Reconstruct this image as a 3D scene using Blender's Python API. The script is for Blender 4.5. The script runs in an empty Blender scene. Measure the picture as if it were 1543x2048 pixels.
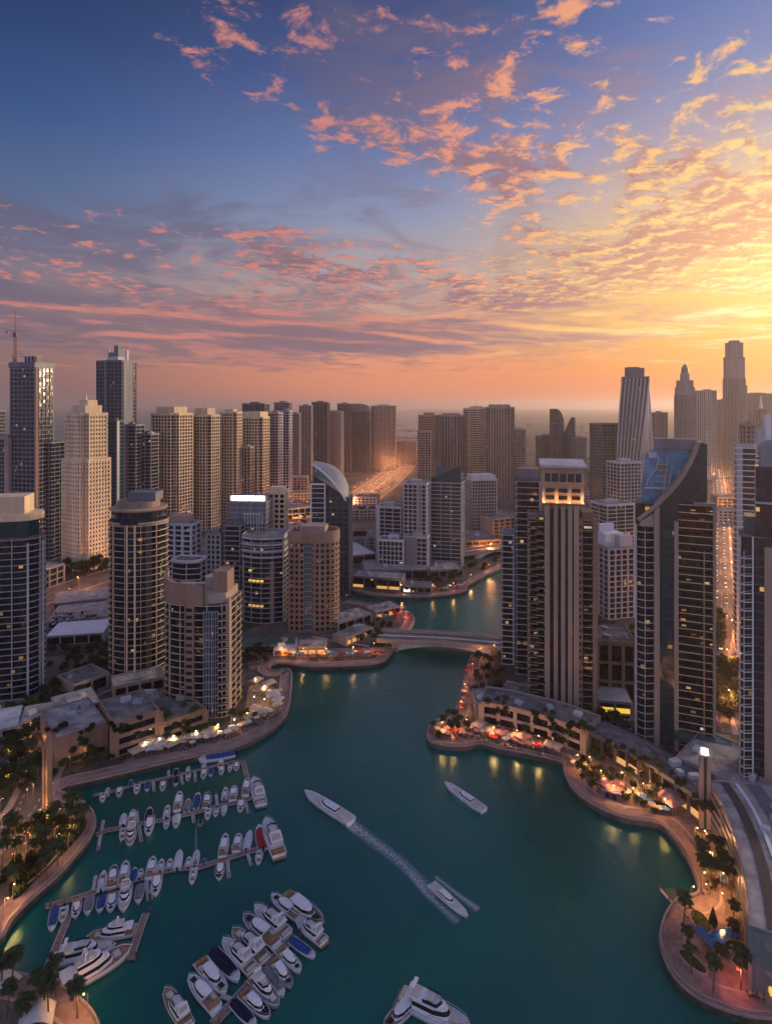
import bpy, math, random
from mathutils import Vector, Matrix
R = math.radians; PI = math.pi
S = bpy.context.scene; COL = S.collection
random.seed(7)

# ------------------------------------------------------------------ camera, sky, sun, exposure
H = 160.0; F = 1200.0; CX = 771.5; HY = 810.0; GZ = 2.5      # eye height, focal length in photo pixels, vanishing point, land height
cam = bpy.data.cameras.new('camera'); co = bpy.data.objects.new('camera', cam); COL.objects.link(co)
co.location = (0, 0, H); co.rotation_euler = (R(90), 0, 0)
cam.sensor_width = 36; cam.lens = F/2048*36; cam.shift_y = -(1024-HY)/2048
cam.clip_start = 1; cam.clip_end = 60000
S.camera = co
S.view_settings.view_transform = 'Standard'; S.view_settings.look = 'None'
S.view_settings.exposure = 0.0; S.view_settings.gamma = 1.0
S.render.engine = 'CYCLES'
cy = S.cycles
cy.max_bounces = 5; cy.diffuse_bounces = 2; cy.glossy_bounces = 3; cy.transmission_bounces = 2; cy.volume_bounces = 0
cy.transparent_max_bounces = 6; cy.use_denoising = True; cy.caustics_reflective = False; cy.caustics_refractive = False
cy.use_adaptive_sampling = True; cy.adaptive_threshold = 0.02; cy.sample_clamp_indirect = 4.0; cy.use_light_tree = True
try: cy.denoising_prefilter = 'ACCURATE'
except Exception: pass

def at(px, py, z=GZ):                                          # a photo pixel on the level z -> its place on the ground
    Y = F*(H-z)/(py-HY)
    return ((px-CX)/F*Y, Y)
def zat(py, Y): return H-(py-HY)*Y/F
def lin(r, g, b):
    f = lambda c: (c/255/12.92) if c/255 <= .04045 else ((c/255+.055)/1.055)**2.4
    return (f(r), f(g), f(b), 1)

class Nodes:
    """small helper that writes node trees as expressions"""
    def __init__(s, nt): s.nt = nt
    def new(s, t, **k):
        n = s.nt.nodes.new(t)
        for a, v in k.items(): setattr(n, a, v)
        return n
    def put(s, sock, v):
        if hasattr(v, 'is_output'): s.nt.links.new(v, sock)
        else: sock.default_value = v
    def m(s, op, a, b=None, c=None, clamp=False):
        n = s.new('ShaderNodeMath', operation=op, use_clamp=clamp)
        for i, v in enumerate((a, b, c)):
            if v is not None: s.put(n.inputs[i], v)
        return n.outputs[0]
    def ss(s, x, lo, hi):                                       # smoothstep
        n = s.new('ShaderNodeMapRange', interpolation_type='SMOOTHSTEP')
        s.put(n.inputs[0], x); s.put(n.inputs[1], lo); s.put(n.inputs[2], hi)
        return n.outputs[0]
    def mix(s, f, a, b, mode='MIX'):
        n = s.new('ShaderNodeMix', data_type='RGBA', blend_type=mode)
        s.put(n.inputs[0], f); s.put(n.inputs[6], a); s.put(n.inputs[7], b)
        return n.outputs[2]
    def ramp(s, x, pts, interp='LINEAR'):
        n = s.new('ShaderNodeValToRGB'); e = n.color_ramp.elements; n.color_ramp.interpolation = interp
        while len(e) < len(pts): e.new(.5)
        for q, (p, c) in zip(e, pts): q.position = p; q.color = c
        s.put(n.inputs[0], x); return n.outputs[0]
    def xyz(s, v):
        n = s.new('ShaderNodeSeparateXYZ'); s.put(n.inputs[0], v); return n.outputs
    def vec(s, x, y, z=0.0):
        n = s.new('ShaderNodeCombineXYZ')
        for i, v in enumerate((x, y, z)): s.put(n.inputs[i], v)
        return n.outputs[0]
    def noise(s, v, scale, detail=4, rough=.55, dist=0.0):
        n = s.new('ShaderNodeTexNoise'); s.put(n.inputs['Vector'], v)
        n.inputs['Scale'].default_value = scale; n.inputs['Detail'].default_value = detail
        n.inputs['Roughness'].default_value = rough; n.inputs['Distortion'].default_value = dist
        return n.outputs[0]

SUN_AZ, SUN_EL = 58, 9
wd = bpy.data.worlds.new('World'); S.world = wd; wd.use_nodes = True
nt = wd.node_tree; nt.nodes.clear(); W = Nodes(nt)
tc = W.new('ShaderNodeTexCoord'); dx, dy, dz = W.xyz(tc.outputs['Generated'])
az = W.m('ARCTAN2', dx, dy)
hor = W.m('SQRT', W.m('ADD', W.m('MULTIPLY', dx, dx), W.m('MULTIPLY', dy, dy)))
el = W.m('DIVIDE', dz, W.m('MAXIMUM', hor, .02))                # tangent of the elevation
elr = W.m('MULTIPLY', el, 1/1.2, clamp=True)
P = lambda y: max(0, (HY-y)/F/1.2)
def rp(pts): return [(P(y), lin(*c)) for y, c in pts]
left = W.ramp(elr, rp([(810,(118,98,104)),(740,(142,108,108)),(660,(142,114,116)),(580,(126,116,132)),(460,(86,106,144)),(300,(56,84,134)),(150,(42,66,112)),(20,(34,54,94)),(-400,(42,58,96))]))
mid = W.ramp(elr, rp([(810,(226,136,106)),(740,(236,148,112)),(660,(222,166,136)),(560,(184,166,164)),(430,(140,150,180)),(300,(106,124,172)),(150,(76,94,146)),(20,(60,78,126)),(-400,(62,76,112))]))
right = W.ramp(elr, rp([(810,(250,138,82)),(740,(255,162,76)),(670,(255,184,80)),(560,(255,206,120)),(450,(244,200,152)),(330,(186,168,180)),(200,(132,142,186)),(80,(104,124,178)),(-400,(84,94,130))]))
back = W.ramp(elr, [(0, lin(164,160,174)), (.12, lin(184,178,194)), (.3, lin(180,184,212)), (.6, lin(150,166,214)), (1, lin(118,140,194))])
base = W.mix(W.ss(az, -.62, .06), left, mid)
base = W.mix(W.ss(az, .0, .62), base, right)
base = W.mix(W.ss(W.m('ABSOLUTE', az), .95, 2.0), base, back)
sd = Vector((math.sin(R(SUN_AZ))*math.cos(R(SUN_EL)), math.cos(R(SUN_AZ))*math.cos(R(SUN_EL)), math.sin(R(SUN_EL))))
vd = W.new('ShaderNodeVectorMath', operation='DOT_PRODUCT'); W.put(vd.inputs[0], tc.outputs['Generated']); vd.inputs[1].default_value = sd
cosg = vd.outputs['Value']
# cloud sheet: the view ray meets a level deck far overhead
iz = W.m('DIVIDE', 1.0, W.m('ADD', W.m('MAXIMUM', dz, 0.0), .055))
qx, qy = W.m('MULTIPLY', dx, iz), W.m('MULTIPLY', dy, iz)
def deck(ox, oy, oz): return W.vec(W.m('ADD', W.m('ADD', W.m('MULTIPLY', qx, .85), W.m('MULTIPLY', qy, -.16)), ox), W.m('ADD', W.m('ADD', W.m('MULTIPLY', qy, .8), W.m('MULTIPLY', qx, .1)), oy), oz)
q = deck(0, 0, 3.7)
big = W.noise(q, 1.3, 3, .5, .5)
n1 = W.noise(q, 9.5, 6, .66, .35); n2 = W.noise(deck(.03, .05, 3.7), 9.5, 6, .66, .35)
def blob(a0, sa, b0, sb, k, tilt=0.0):                          # more or less cloud round one direction
    u = W.m('DIVIDE', W.m('SUBTRACT', az, a0), sa); e_ = W.m('SUBTRACT', el, W.m('ADD', b0, W.m('MULTIPLY', W.m('SUBTRACT', az, a0), tilt))); v = W.m('DIVIDE', e_, sb)
    return W.m('MULTIPLY', W.m('EXPONENT', W.m('MULTIPLY', -1.0, W.m('ADD', W.m('MULTIPLY', u, u), W.m('MULTIPLY', v, v)))), k)
def total(lst, c):
    for a in lst: c = W.m('ADD', c, blob(*a))
    return c
cov = total(((.60,.24,.30,.13,.18),(.34,.24,.205,.075,.17,.12),(.02,.14,.44,.05,.12,-.25),(.20,.16,.41,.085,.27,.25),(.42,.12,.36,.05,.12),(-.14,.10,.50,.05,.05,-.5),(.30,.07,.60,.04,.06),(.52,.16,.50,.05,.08,.1),
             (-.48,.20,.275,.035,.09,-.06),(-.19,.12,.26,.04,.13,-.1),(-.05,.18,.20,.035,.10,-.2),(-.60,.2,.19,.03,.06),(-.36,.40,.125,.045,.17,-.06),(.14,.30,.10,.03,.08,-.03),
             (-.58,.30,.50,.17,-.30),(-.25,.22,.37,.05,-.20),(.0,3,.0,.045,-.30),(.55,.22,.62,.14,-.16),(.0,.2,.33,.035,-.10),(0,2,.8,.1,-.2),(.10,.18,.57,.07,-.07)), W.m('MULTIPLY', W.m('SUBTRACT', big, .5), .62))
stv = lambda o: W.vec(W.m('ADD', W.m('MULTIPLY', az, 3.2), W.m('MULTIPLY', el, 3.0)), W.m('ADD', W.m('MULTIPLY', W.m('ADD', el, W.m('MULTIPLY', az, .05)), 30.0), o), 1.3)
low = W.ss(el, .21, .12)                                        # far off the deck is seen edge on and draws out into streaks
s1 = W.noise(stv(0), 1.0, 6, .6, .5); s2 = W.noise(stv(.25), 1.0, 6, .6, .5)
m1 = W.m('ADD', W.m('MULTIPLY', n1, W.m('SUBTRACT', 1.0, low)), W.m('MULTIPLY', s1, low)); n2 = W.m('ADD', W.m('MULTIPLY', n2, W.m('SUBTRACT', 1.0, low)), W.m('MULTIPLY', s2, low)); n1 = m1
den = W.m('ADD', n1, cov)
mask = W.ss(den, .55, .70)
lit = W.ss(W.m('ADD', W.m('SUBTRACT', n1, n2), W.m('MULTIPLY', W.m('SUBTRACT', .69, den), .5)), -.06, .11)
near = W.m('MULTIPLY', W.ss(cosg, .40, 1.0), W.m('SUBTRACT', 1.12, W.m('MULTIPLY', el, .75)), clamp=True)
litc = W.ramp(near, [(0, lin(206,132,122)), (.25, lin(234,152,122)), (.45, lin(250,176,126)), (.65, lin(255,200,130)), (.85, lin(255,224,150)), (1, lin(255,244,196))])
shc = W.ramp(near, [(0, lin(134,108,120)), (.25, lin(142,114,128)), (.45, lin(158,122,134)), (.65, lin(186,134,132)), (.85, lin(220,150,126)), (1, lin(255,200,120))])
# a thin grey veil behind the puffs
vn = W.noise(deck(.4, .9, 8.1), 2.2, 6, .62, .8)
veil = W.ss(W.m('ADD', vn, total(((.02,.30,.56,.11,.26),(.36,.20,.40,.10,.09),(-.45,.35,.27,.06,.22,-.05),(-.3,.5,.12,.06,.26,-.06),(.2,.3,.16,.06,.14),(-.5,.25,.5,.15,-.3),(.0,3,.0,.05,-.3)), -.02)), .46, .74)
vc = W.mix(near, lin(100,94,120), lin(216,156,134))
vb = W.mix(W.m('MULTIPLY', veil, .62), base, vc)
shade_mix = W.mix(W.m('MULTIPLY', mask, .94), vb, W.mix(lit, shc, litc))
glow = W.m('MULTIPLY', W.m('POWER', W.m('MAXIMUM', cosg, 0.0), 20.0), 0.34)
skyc = W.mix(1.0, shade_mix, W.mix(glow, (0,0,0,1), lin(255,214,120)), 'ADD')
skyc = W.mix(1.0, skyc, W.mix(W.m('ADD', blob(.66, .26, .13, .10, .34), blob(.70, .22, .26, .12, .22)), (0,0,0,1), lin(255,226,150)), 'ADD')
skyc = W.mix(W.ss(dz, -.02, .0), W.mix(.5, left, mid), skyc)
bg = W.new('ShaderNodeBackground'); W.put(bg.inputs[0], skyc); bg.inputs[1].default_value = 1.0
st = W.new('ShaderNodeTexSky', sky_type='NISHITA', sun_disc=False); st.sun_elevation = R(SUN_EL); st.sun_rotation = R(SUN_AZ)
bg2 = W.new('ShaderNodeBackground'); W.put(bg2.inputs[0], st.outputs[0]); bg2.inputs[1].default_value = 0.003
ad = W.new('ShaderNodeAddShader'); W.put(ad.inputs[0], bg.outputs[0]); W.put(ad.inputs[1], bg2.outputs[0])
wo = W.new('ShaderNodeOutputWorld'); W.put(wo.inputs[0], ad.outputs[0])
wd.cycles.sampling_method = 'MANUAL'; wd.cycles.sample_map_resolution = 512

sl = bpy.data.lights.new('sun', 'SUN'); so = bpy.data.objects.new('sun', sl); COL.objects.link(so)
sl.energy = 3.6; sl.angle = R(12); sl.color = (1, .69, .42)
so.rotation_euler = (-sd).to_track_quat('-Z', 'Y').to_euler(); so.location = (300, 200, 500)

# ------------------------------------------------------------------ mesh helpers
class MB:
    def __init__(s): s.v = []; s.f = []; s.mi = []; s.cur = 0
    def quad(s, *i): s.f.append(i); s.mi.append(s.cur)
    def box(s, cx, cy, z0, z1, w, d, rot=0.0):
        c, n = math.cos(rot), math.sin(rot); b = len(s.v)
        for z in (z0, z1):
            for (x, y) in ((-w/2,-d/2),(w/2,-d/2),(w/2,d/2),(-w/2,d/2)):
                s.v.append((cx+x*c-y*n, cy+x*n+y*c, z))
        for q in ((0,1,5,4),(1,2,6,5),(2,3,7,6),(3,0,4,7),(4,5,6,7),(3,2,1,0)): s.quad(*[b+i for i in q])
        return s
    def prism(s, poly, z0, z1, bottom=True, top=None):                    # z1: a number or one height per corner
        n = len(poly); b = len(s.v); zz = z1 if hasattr(z1, '__len__') else [z1]*n
        zl = z0 if hasattr(z0, '__len__') else [z0]*n
        s.v += [(x, y, a) for (x, y), a in zip(poly, zl)]; s.v += [(x, y, a) for (x, y), a in zip(poly, zz)]
        for i in range(n): j = (i+1) % n; s.quad(b+i, b+j, b+n+j, b+n+i)
        k_ = s.cur; s.cur = k_ if top is None else top; s.quad(*range(b+n, b+2*n)); s.cur = k_
        if bottom: s.quad(*range(b+n-1, b-1, -1))
        return s
    def ring(s, outer, inner, z0, z1):
        n = len(outer); b = len(s.v)
        for z in (z0, z1):
            s.v += [(x, y, z) for x, y in outer]; s.v += [(x, y, z) for x, y in inner]
        for i in range(n):
            j = (i+1) % n
            s.quad(b+i, b+j, b+2*n+j, b+2*n+i); s.quad(b+n+j, b+n+i, b+3*n+i, b+3*n+j)
            s.quad(b+2*n+i, b+2*n+j, b+3*n+j, b+3*n+i); s.quad(b+j, b+i, b+n+i, b+n+j)
        return s
    def tube(s, p0, p1, r, n=6, r2=None):
        p0, p1 = Vector(p0), Vector(p1); d = (p1-p0).normalized(); r2 = r if r2 is None else r2
        u = d.orthogonal().normalized(); w = d.cross(u); b = len(s.v)
        for p, q in ((p0, r), (p1, r2)):
            for i in range(n):
                a = 2*PI*i/n; s.v.append(tuple(p+(u*math.cos(a)+w*math.sin(a))*q))
        for i in range(n): j = (i+1) % n; s.quad(b+i, b+j, b+n+j, b+n+i)
        s.quad(*range(b+n, b+2*n)); s.quad(*range(b+n-1, b-1, -1))
        return s
    def lathe(s, prof, n=12, c=(0, 0)):                          # [(radius, z)] from low to high
        b = len(s.v)
        for r, z in prof:
            for i in range(n): a = 2*PI*i/n; s.v.append((c[0]+r*math.cos(a), c[1]+r*math.sin(a), z))
        for k in range(len(prof)-1):
            for i in range(n): j = (i+1) % n; s.quad(b+k*n+i, b+k*n+j, b+k*n+n+j, b+k*n+n+i)
        s.quad(*range(b+(len(prof)-1)*n, b+len(prof)*n)); s.quad(*range(b+n-1, b-1, -1))
        return s
    def grid(s, rows):                                          # rows of points -> one sheet
        b = len(s.v); n = len(rows[0])
        for r in rows: s.v += [tuple(p) for p in r]
        for k in range(len(rows)-1):
            for i in range(n-1): s.quad(b+k*n+i, b+k*n+i+1, b+k*n+n+i+1, b+k*n+n+i)
        return s
    def mesh(s, name, mats, smooth=False):
        me = bpy.data.meshes.new(name); me.from_pydata(s.v, [], s.f)
        for m in (mats if isinstance(mats, (list, tuple)) else [mats]): me.materials.append(m)
        if any(s.mi): me.polygons.foreach_set('material_index', s.mi)
        if smooth: me.polygons.foreach_set('use_smooth', [True]*len(me.polygons))
        me.update(); return me
    def build(s, name, mats, parent=None, smooth=False, loc=None):
        return link(name, s.mesh(name, mats, smooth), parent, loc)
def link(name, me, parent=None, loc=None, rz=0.0):
    o = bpy.data.objects.new(name, me); COL.objects.link(o)
    if parent: o.parent = parent
    if loc: o.location = loc
    if rz: o.rotation_euler.z = rz
    return o
def tag(o, label, cat, group=None, kind=None):
    o['label'] = label; o['category'] = cat
    if group: o['group'] = group
    if kind: o['kind'] = kind
    return o
def thing(name, label, cat, loc=(0, 0, 0), rz=0.0, group=None):
    o = link(name, None, None, loc, rz); o.empty_display_size = 1
    return tag(o, label, cat, group)
def copy_tree(o, parent=None):
    c = o.copy(); COL.objects.link(c)
    if parent: c.parent = parent
    for ch in list(o.children): copy_tree(ch, c)
    return c
def offset(poly, d):
    n = len(poly); out = []
    for i in range(n):
        p, a, b = Vector(poly[i]), Vector(poly[i-1]), Vector(poly[(i+1) % n])
        e1, e2 = (p-a).normalized(), (b-p).normalized()
        n1, n2 = Vector((e1.y, -e1.x)), Vector((e2.y, -e2.x)); m = n1+n2
        k = max(.35, m.length_squared/2)
        out.append(tuple(p+m*(d/k)))
    return out
def smooth_path(pts, k=6, closed=False):                        # Catmull-Rom
    P_ = [Vector(p) for p in pts]; n = len(P_); out = []
    for i in range(n if closed else n-1):
        a, b, c, d = (P_[(i-1) % n] if closed or i else P_[0]), P_[i], P_[(i+1) % n], (P_[(i+2) % n] if closed or i+2 < n else P_[-1])
        for j in range(k):
            t = j/k; out.append(.5*((2*b)+(c-a)*t+(2*a-5*b+4*c-d)*t*t+(3*b-a-3*c+d)*t**3))
    if not closed: out.append(P_[-1])
    return out

# ------------------------------------------------------------------ materials
def mat(name, col, rough=.7, spec=.3, metal=0.0, var=.12, vs=.08, streak=False, emit=None, es=1.0, bump=0.0):
    m = bpy.data.materials.new(name); m.use_nodes = True; n = Nodes(m.node_tree)
    b = m.node_tree.nodes['Principled BSDF']
    c = tuple(col)+((1,) if len(col) == 3 else ())
    if var:
        t = n.new('ShaderNodeTexCoord'); v = t.outputs['Object']
        if streak:
            x, y, z = n.xyz(v); v = n.vec(x, y, n.m('MULTIPLY', z, .12))
        f = n.noise(v, vs, 5, .65)
        d = tuple(min(1, k*(1-var*2.2)) for k in c[:3])+(1,); l = tuple(min(1, k*(1+var*1.6)) for k in c[:3])+(1,)
        cc = n.mix(n.ss(f, .25, .75), d, l); n.put(b.inputs['Base Color'], cc)
        if bump:
            bp = n.new('ShaderNodeBump'); bp.inputs['Strength'].default_value = bump; n.put(bp.inputs['Height'], n.noise(v, vs*9, 4)); n.put(b.inputs['Normal'], bp.outputs[0])
    else: b.inputs['Base Color'].default_value = c
    b.inputs['Roughness'].default_value = rough; b.inputs['Specular IOR Level'].default_value = spec; b.inputs['Metallic'].default_value = metal
    if emit: b.inputs['Emission Color'].default_value = tuple(emit)+(1,); b.inputs['Emission Strength'].default_value = es
    return m
def glassmat(name, lo, hi, lit=.03, cell=(1.9, 3.5), warm=(1, .55, .16), es=.35, ior=1.45, mull=None):
    """window glass: every pane has its own tone (blinds, rooms) and a few rooms have a lamp on"""
    m = bpy.data.materials.new(name); m.use_nodes = True; n = Nodes(m.node_tree); b = m.node_tree.nodes['Principled BSDF']
    t = n.new('ShaderNodeTexCoord'); x, y, z = n.xyz(t.outputs['Object'])
    fl = lambda a, s: n.m('FLOOR', n.m('ADD', n.m('DIVIDE', a, s), .371))
    wn = n.new('ShaderNodeTexWhiteNoise', noise_dimensions='4D')
    n.put(wn.inputs['Vector'], n.vec(fl(x, cell[0]), fl(y, cell[0]), fl(z, cell[1])))
    oi = n.new('ShaderNodeObjectInfo'); n.put(wn.inputs['W'], n.m('MULTIPLY', oi.outputs['Random'], 57.0))
    r = wn.outputs['Value']; r2 = n.xyz(wn.outputs['Color'])
    col = n.mix(n.m('POWER', r, 2.4), tuple(lo)+(1,), tuple(hi)+(1,))
    n.put(b.inputs['Base Color'], col)
    b.inputs['Roughness'].default_value = .12; b.inputs['IOR'].default_value = ior
    zf = n.m('FRACT', n.m('ADD', n.m('DIVIDE', z, cell[1]), .371)); win = n.m('MULTIPLY', n.m('GREATER_THAN', zf, .3), n.m('LESS_THAN', zf, .78))
    on = n.m('MULTIPLY', n.m('MULTIPLY', n.m('LESS_THAN', r2[1], lit*2.2), win), n.m('ADD', .10, n.m('MULTIPLY', n.m('MULTIPLY', r2[2], r2[2]), es*1.6)))
    n.put(b.inputs['Emission Color'], n.ramp(r2[0], [(0, (1,.36,.08,1)), (.45, (1,.55,.18,1)), (.8, (1,.76,.42,1)), (1, (.75,.88,1,1))])); n.put(b.inputs['Emission Strength'], on)
    # panes never sit perfectly true: each one tilts a trace, so reflections break up
    nr = n.new('ShaderNodeNewGeometry'); vm = n.new('ShaderNodeVectorMath', operation='MULTIPLY_ADD')
    n.put(vm.inputs[0], wn.outputs['Color']); vm.inputs[1].default_value = (.05, .05, .05); n.put(vm.inputs[2], nr.outputs['Normal'])
    nm = n.new('ShaderNodeVectorMath', operation='NORMALIZE'); n.put(nm.inputs[0], vm.outputs[0]); n.put(b.inputs['Normal'], nm.outputs[0])
    return m
def L(r, g, b): return lin(r, g, b)[:3]
MT = dict(
    beige=mat('sand_render', (.72, .57, .40), .8, .2, streak=True), sand=mat('pale_sand_render', (.80, .64, .45), .8, .2, streak=True),
    tan=mat('tan_render', (.42, .32, .25), .8, .2, streak=True), brown=mat('brown_render', (.31, .215, .17), .8, .2, streak=True),
    rose=mat('rosy_stone', (.42, .33, .29), .8, .2, streak=True), grey=mat('grey_concrete', (.33, .34, .38), .8, .2, streak=True),
    pale=mat('pale_panel', (.52, .54, .60), .55, .3, streak=True), white=mat('white_paint', (.74, .77, .82), .5, .3, var=.06, streak=True),
    dark=mat('dark_cladding', (.05, .05, .06), .5, .4, streak=True), steel=mat('steel', (.42, .43, .46), .35, .5, .6, streak=True),
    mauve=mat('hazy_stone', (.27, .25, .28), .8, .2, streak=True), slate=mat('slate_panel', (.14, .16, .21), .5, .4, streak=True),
    roof=mat('roof_felt', (.22, .20, .20), .9, .1, var=.25, vs=.2), roofpale=mat('pale_roof', (.38, .35, .34), .9, .1, var=.2, vs=.2),
    rust=mat('rust_steel', (.28, .13, .07), .7, .2), teal=mat('teal_panel', (.03, .10, .11), .25, .5, streak=True),
    sail=mat('grey_membrane', (.24, .26, .33), .6, .3, var=.05), yellow=mat('crane_yellow', (.5, .33, .05), .5, .3), black=mat('black_rubber', (.02, .02, .02), .8, .2),
)
GL = dict(
    dark=glassmat('dark_glazing', (.003, .006, .013), (.018, .028, .046), .008), navy=glassmat('navy_glazing', (.004, .012, .030), (.018, .040, .078), .008),
    teal=glassmat('teal_glazing', (.002, .040, .058), (.008, .075, .10), .006), blue=glassmat('blue_glazing', (.01, .035, .06), (.05, .11, .16), .006),
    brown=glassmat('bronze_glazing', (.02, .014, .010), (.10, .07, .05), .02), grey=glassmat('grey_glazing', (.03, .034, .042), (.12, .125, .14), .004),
    busy=glassmat('lived_in_glazing', (.003, .008, .016), (.026, .034, .048), .018), bright=glassmat('sky_blue_glazing', (.015, .20, .40), (.05, .38, .62), .0, ior=1.7),
)
EM = dict(
    warm=mat('warm_lamp', (.9, .6, .3), .4, var=0, emit=(1, .50, .14), es=9), white=mat('white_lamp', (.9, .9, .9), .4, var=0, emit=(1, .86, .66), es=7),
    amber=mat('amber_window', (.3, .2, .05), .4, var=0, emit=(1, .62, .08), es=.9), red=mat('red_lamp', (.5, .02, .02), .4, var=0, emit=(1, .05, .02), es=5),
    cool=mat('cool_lamp', (.8, .8, .9), .4, var=0, emit=(.8, .9, 1), es=3), shop=mat('shop_glow', (.4, .25, .1), .4, var=0, emit=(1, .5, .16), es=.7),
    garden=mat('garden_glow', (.5, .3, .1), .4, var=0, emit=(1, .45, .10), es=1.6), blue=mat('blue_sign', (.02, .1, .4), .4, var=0, emit=(.05, .35, 1), es=1.4), green=mat('green_sign', (.02, .3, .2), .4, var=0, emit=(.05, .8, .45), es=1.0),
)
# ------------------------------------------------------------------ water, ground, roads, quays
def struct(o):
    o['kind'] = 'structure'; return o
wm = mat('water', (.0, .05, .055), .17, .5, var=0)
n = Nodes(wm.node_tree); b = wm.node_tree.nodes['Principled BSDF']; b.inputs['IOR'].default_value = 1.8; b.inputs['Specular Tint'].default_value = (.34, 1, .92, 1)
t = n.new('ShaderNodeTexCoord')
n.put(b.inputs['Base Color'], n.mix(n.ss(n.noise(t.outputs['Object'], .006, 3), .3, .7), (.0, .066, .058, 1), (.0, .122, .102, 1)))
n.put(b.inputs['Roughness'], n.m('ADD', .17, n.m('MULTIPLY', n.noise(t.outputs['Object'], .012, 3), .22)))
bp = n.new('ShaderNodeBump'); bp.inputs['Strength'].default_value = .06; bp.inputs['Distance'].default_value = .4
n.put(bp.inputs['Height'], n.noise(t.outputs['Object'], .35, 4)); n.put(b.inputs['Normal'], bp.outputs[0])
FAR = 24000
struct(MB().grid([[(-FAR, -300, 0), (FAR, -300, 0)], [(-FAR, FAR, 0), (FAR, FAR, 0)]]).build('water', wm))

LB = [(205,2075),(190,2030),(160,1996),(128,1976),(85,1960),(30,1948),(-60,1944),(-160,1925),(-150,1880),(-60,1880),(0,1874),(24,1838),(62,1798),(112,1754),(150,1712),(180,1672),(191,1645),(184,1620),(163,1602),(138,1590),(122,1584),(118,1578),
      (140,1569),(185,1559),(250,1544),(330,1525),(420,1505),(482,1489),(532,1464),(562,1440),(576,1418),(581,1388),(583,1347),(572,1339),(548,1342),(538,1334),(560,1326),(620,1332),(700,1331),(755,1326),(777,1313),(790,1292),(812,1266),(828,1241),(818,1226),(786,1214),(742,1208),(698,1199)]
PB = [(690,1186),(702,1181),(740,1189),(790,1193),(850,1193),(902,1188),(932,1180),(934,1172),(962,1154),(1000,1136),(1045,1117),(1110,1106)]
RB = [(1160,1116),(1160,1160),(1070,1210),(1012,1238),(1003,1262),(992,1290),(966,1304),(942,1312),(930,1350),(916,1400),(905,1430),(880,1440),(861,1450),(854,1468),(862,1482),(890,1490),(930,1491),(962,1486),(1000,1496),(1060,1507),(1122,1523),(1128,1541),
      (1141,1570),(1165,1594),(1200,1615),(1250,1634),(1314,1644),(1340,1666),(1366,1702),(1385,1740),(1396,1776),(1388,1790),(1352,1800),(1330,1829),(1319,1870),(1326,1910),(1350,1954),(1390,1990),(1440,2014),(1500,2031),(1560,2040),(1640,2090)]
toW = lambda pts: [at(*p) for p in pts]
lb, pb, rb = (smooth_path(toW(p), 5) for p in (LB, PB, RB))
shore = lb+pb+rb
outer = [(400, 20), (FAR, 20), (FAR, FAR-100), (900, FAR-100), (560, 5200), (420, 3100), (240, 2250), (60, 1980), (-200, 1750), (-520, 1560), (-1000, 1350), (-1800, 1200), (-FAR, 1100), (-FAR, 20), (-300, 20)]
poly = [tuple(p) for p in shore]+outer
gm = mat('ground_mix', (.1, .09, .09), .9, .15, var=0)
n = Nodes(gm.node_tree); b = gm.node_tree.nodes['Principled BSDF']; t = n.new('ShaderNodeTexCoord'); v = t.outputs['Object']
vo = n.new('ShaderNodeTexVoronoi'); n.put(vo.inputs['Vector'], v); vo.inputs['Scale'].default_value = .022; vo.inputs['Randomness'].default_value = .8
cellc = n.xyz(vo.outputs['Color'])
c1 = n.ramp(cellc[0], [(0, (.055,.052,.052,1)), (.3, (.16,.13,.11,1)), (.5, (.075,.07,.068,1)), (.7, (.22,.18,.15,1)), (.85, (.05,.06,.03,1))], 'CONSTANT')
fine = n.noise(v, .25, 6, .7)
c2 = n.mix(n.ss(fine, .3, .72), (.04,.036,.034,1), (.23,.19,.165,1))
n.put(b.inputs['Base Color'], n.mix(.5, c1, c2))
g = MB(); k = len(poly); g.v = [(x, y, GZ) for x, y in poly]+[(x, y, -1.5) for x, y in shore]
g.quad(*range(k))
for i in range(len(shore)-1): g.quad(k+i, k+i+1, i+1, i)
struct(g.build('ground', [gm]))

pav = mat('promenade_paving', (.30, .205, .185), .75, .25, var=.18, vs=.12)
pav2 = mat('pale_paving', (.40, .31, .28), .7, .25, var=.14, vs=.2)
stone = mat('quay_stone', (.22, .18, .17), .7, .3, var=.2, vs=.3)
asph = mat('asphalt', (.13, .115, .11), .8, .25, var=.2, vs=.05)
mark = mat('road_paint', (.62, .60, .56), .7, .2, var=.1)
rail = mat('pale_rail', (.50, .46, .46), .4, .4, .3, var=.1)
grassm = mat('lawn_green', (.035, .055, .018), .95, .1, var=.3, vs=.2)

def side(path, d):                                              # a path moved d metres to its left
    P_ = [Vector(p[:2]) for p in path]; out = []
    for i, p in enumerate(P_):
        t_ = (P_[min(i+1, len(P_)-1)]-P_[max(i-1, 0)]).normalized(); out.append(p+Vector((-t_.y, t_.x))*d)
    return out
def strip(path, d0, d1, z, m, name='road'):
    a, c = side(path, d0), side(path, d1)
    return struct(MB().grid([[(p.x, p.y, z) for p in c], [(p.x, p.y, z) for p in a]]).build(name, m))
def curb(path, d0, d1, z0, z1, m, name):
    a, c = side(path, d0), side(path, d1); g = MB()
    g.grid([[(p.x, p.y, z0) for p in a], [(p.x, p.y, z1) for p in a], [(p.x, p.y, z1) for p in c], [(p.x, p.y, z0) for p in c]])
    return g.build(name, m)
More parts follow.
